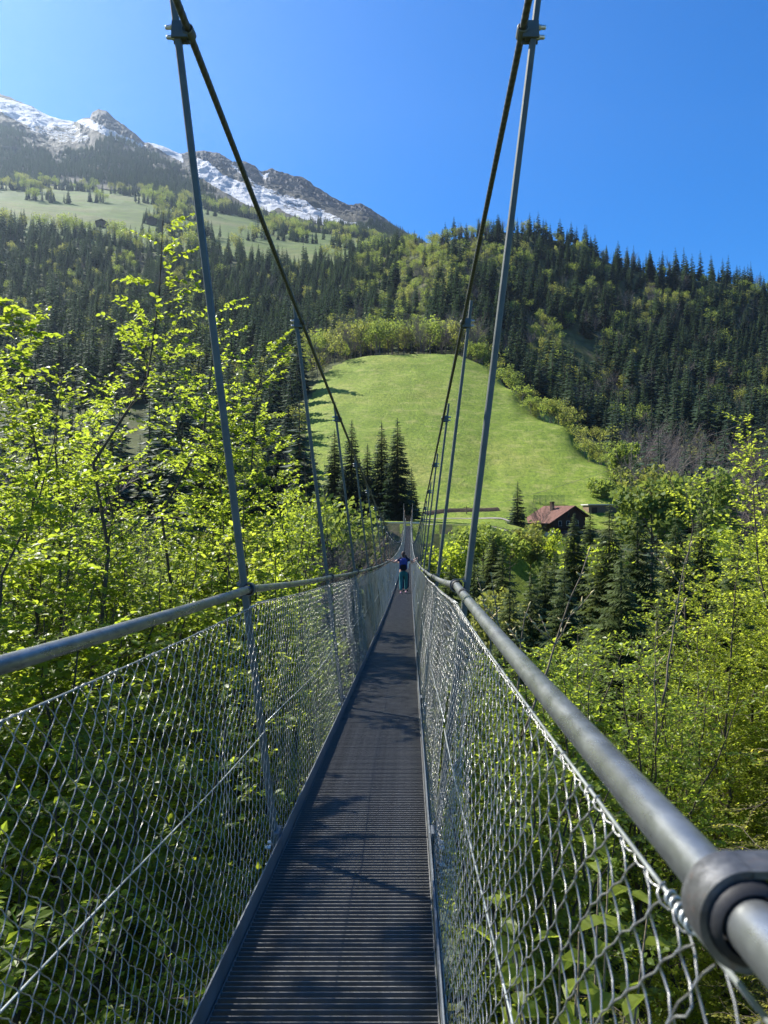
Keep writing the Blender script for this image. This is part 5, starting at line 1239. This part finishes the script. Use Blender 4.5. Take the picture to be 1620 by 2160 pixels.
def person(px, Y, H, rz, label, shirt, pants, shoes, handL, handR, step, bag):
    x = (px-CX)/F*Y; root = empty('person', (x, Y, deck_z(Y)), R(rz)); tag(root, label, 'person', None); s = H/1.68; root.scale = (s,)*3
    hl, hr = Vector(handL), Vector(handR)
    shl, shr = Vector((-.17, 0, 1.36)), Vector((.17, 0, 1.36))
    def elbow(a, b_): return (a+b_)/2+Vector((0, -.03, -.10))
    el, er = elbow(shl, hl), elbow(shr, hr)
    fl, fr_ = Vector((-.10, -step, .05)), Vector((.10, step, .05)); kl, kr = Vector((-.10, -step*.35+.05, .48)), Vector((.10, step*.45+.04, .48))
    J = [((0, 0, .93), (.13, .10)), ((0, 0, 1.12), (.125, .09)), ((0, 0, 1.30), (.15, .10)), ((0, .0, 1.42), (.07, .065)), ((0, .01, 1.49), (.05, .05)), ((0, .015, 1.56), (.072, .085)), ((0, .015, 1.64), (.066, .078)),
         (tuple(shl), .062), (tuple(el), .042), (tuple(hl.lerp(el, .12)), .028), (tuple(shr), .062), (tuple(er), .042), (tuple(hr.lerp(er, .12)), .028),
         ((-.09, 0, .86), .095), (tuple(kl), .062), (tuple(fl+Vector((0, 0, .05))), .042), ((.09, 0, .86), .095), (tuple(kr), .062), (tuple(fr_+Vector((0, 0, .05))), .042)]
    E = [(0, 1), (1, 2), (2, 3), (3, 4), (4, 5), (5, 6), (2, 7), (7, 8), (8, 9), (2, 10), (10, 11), (11, 12), (0, 13), (13, 14), (14, 15), (0, 16), (16, 17), (17, 18)]
    skin('body', J, E, M['skin'], root)
    for h_, e_, sg in ((hl, el, -1), (hr, er, 1)):         # hands: palm, four bent fingers of different length and a thumb closing on the rail
        d = (h_-e_).normalized(); sd_ = Vector((0, 1, 0)); w0 = h_.lerp(e_, .12); palm = w0+d*.07
        Jh = [(tuple(w0), .024), (tuple(palm), (.022, .032))]; Eh = [(0, 1)]
        for f_ in range(4):
            o_ = sd_*(.03-.02*f_); L = (.034, .04, .042, .036)[f_]; n0 = len(Jh)
            Jh += [(tuple(palm+o_+d*.02), .0105), (tuple(palm+o_+d*(.02+L)+Vector((0, 0, -.012))), .0095), (tuple(palm+o_+d*(.024+L)+Vector((0, 0, -.045))), .008)]; Eh += [(1, n0), (n0, n0+1), (n0+1, n0+2)]
        n0 = len(Jh); Jh += [(tuple(w0+d*.03+sd_*.035), .012), (tuple(w0+d*.055+sd_*.05+Vector((0, 0, -.03))), .010)]; Eh += [(0, n0), (n0, n0+1)]
        skin('hand', Jh, Eh, M['skin'], root)
    skin('shirt', [((0, 0, .84), (.165, .135)), ((0, 0, 1.12), (.15, .115)), ((0, 0, 1.31), (.175, .125)), ((0, 0, 1.43), (.08, .075)), (tuple(shl), .078), (tuple(shl.lerp(el, .6)), .064), (tuple(shr), .078), (tuple(shr.lerp(er, .6)), .064)], [(0, 1), (1, 2), (2, 3), (2, 4), (4, 5), (2, 6), (6, 7)], shirt, root)
    skin('trousers', [((0, 0, .97), (.15, .12)), ((0, 0, .86), (.15, .12)), ((-.09, 0, .76), .095), (tuple(kl), .075), (tuple(fl+Vector((0, 0, .07))), .06), ((.09, 0, .76), .095), (tuple(kr), .075), (tuple(fr_+Vector((0, 0, .07))), .06)], [(0, 1), (1, 2), (2, 3), (3, 4), (1, 5), (5, 6), (6, 7)], pants, root)
    for f_ in (fl, fr_): skin('shoe', [(tuple(f_+Vector((0, -.07, .0))), .045), (tuple(f_+Vector((0, .04, -.005))), .046), (tuple(f_+Vector((0, .15, -.015))), .035)], [(0, 1), (1, 2)], shoes, root)
    skin('hair', [((0, -.01, 1.68), (.075, .085)), ((0, -.03, 1.60), (.088, .085)), ((0, -.055, 1.52), (.066, .05)), ((0, -.07, 1.45), (.04, .03))], [(0, 1), (1, 2), (2, 3)], M['hair'], root)
    # face: nose, eyes and ears on the far side of the head
    for nm, c_, r_, mt in (('nose', (0, .105, 1.575), .016, M['skin']), ('ear', (-.078, .02, 1.575), .02, M['skin']), ('ear', (.078, .02, 1.575), .02, M['skin']), ('eye', (-.03, .092, 1.60), .012, M['white_cloth']), ('eye', (.03, .092, 1.60), .012, M['white_cloth']), ('mouth', (0, .093, 1.535), .014, M['pink'])):
        bm = bmesh.new(); bmesh.ops.create_icosphere(bm, subdivisions=1, radius=r_, matrix=Matrix.Translation(c_) @ Matrix.Diagonal((1, .7, 1.2, 1))); me = bpy.data.meshes.new(nm); bm.to_mesh(me); bm.free(); me.materials.append(mt); link(nm, me, root)
    if bag:
        bm = bmesh.new(); bmesh.ops.create_cube(bm, size=1, matrix=Matrix.Translation((0, -.22, 1.17)) @ Matrix.Diagonal((.31, .2, .50, 1))); bmesh.ops.bevel(bm, geom=bm.edges[:], offset=.06, segments=3, affect='EDGES')
        me = bpy.data.meshes.new('backpack'); bm.to_mesh(me); bm.free(); me.materials.append(M['pack_blue']); bo = link('backpack', me, root)
        bm = bmesh.new(); bmesh.ops.create_cube(bm, size=1, matrix=Matrix.Translation((0, -.335, 1.06)) @ Matrix.Diagonal((.24, .07, .24, 1))); bmesh.ops.bevel(bm, geom=bm.edges[:], offset=.03, segments=2, affect='EDGES'); me = bpy.data.meshes.new('pocket'); bm.to_mesh(me); bm.free(); me.materials.append(M['black']); link('pocket', me, bo)
        for sx in (-1, 1):
            mb = MB(); mb.tube([(sx*.11, -.15, 1.40), (sx*.12, -.02, 1.475), (sx*.125, .13, 1.38), (sx*.13, .14, 1.2), (sx*.14, -.1, 1.0)], .022, 6); link('strap', mb.data('strap', M['black'], True), bo)
    return root
YP = 30.5
person(851, YP, 1.74, 0, 'person with a blue backpack and teal trousers holding both handrails', M['navy'], M['teal'], M['pink'], (-.53, -.12, 1.33), (.53, .22, 1.385), .16, True)
person(855, YP+1.3, 1.60, 0, 'person in dark trousers and white top mostly hidden behind the one with backpack', M['white_cloth'], M['navy'], M['black'], (-.5, .05, 1.42), (.5, .05, 1.42), .12, False)

# ------------------------------------------------------------------ the air
HZ = 0.00005
mb = MB(); mb.box((-2300, -140, -70), (1900, 2900, 1560)); hz = link('haze', mb.data('haze', bpy.data.materials.new('haze_air'))); hz['kind'] = 'stuff'
hm = hz.data.materials[0]; hm.use_nodes = True; hm.node_tree.nodes.clear()
pv = hm.node_tree.nodes.new('ShaderNodeVolumePrincipled'); pv.inputs['Density'].default_value = HZ; pv.inputs['Color'].default_value = (.60, .78, 1.0, 1); pv.inputs['Anisotropy'].default_value = 0.68
om = hm.node_tree.nodes.new('ShaderNodeOutputMaterial'); hm.node_tree.links.new(pv.outputs[0], om.inputs['Volume'])
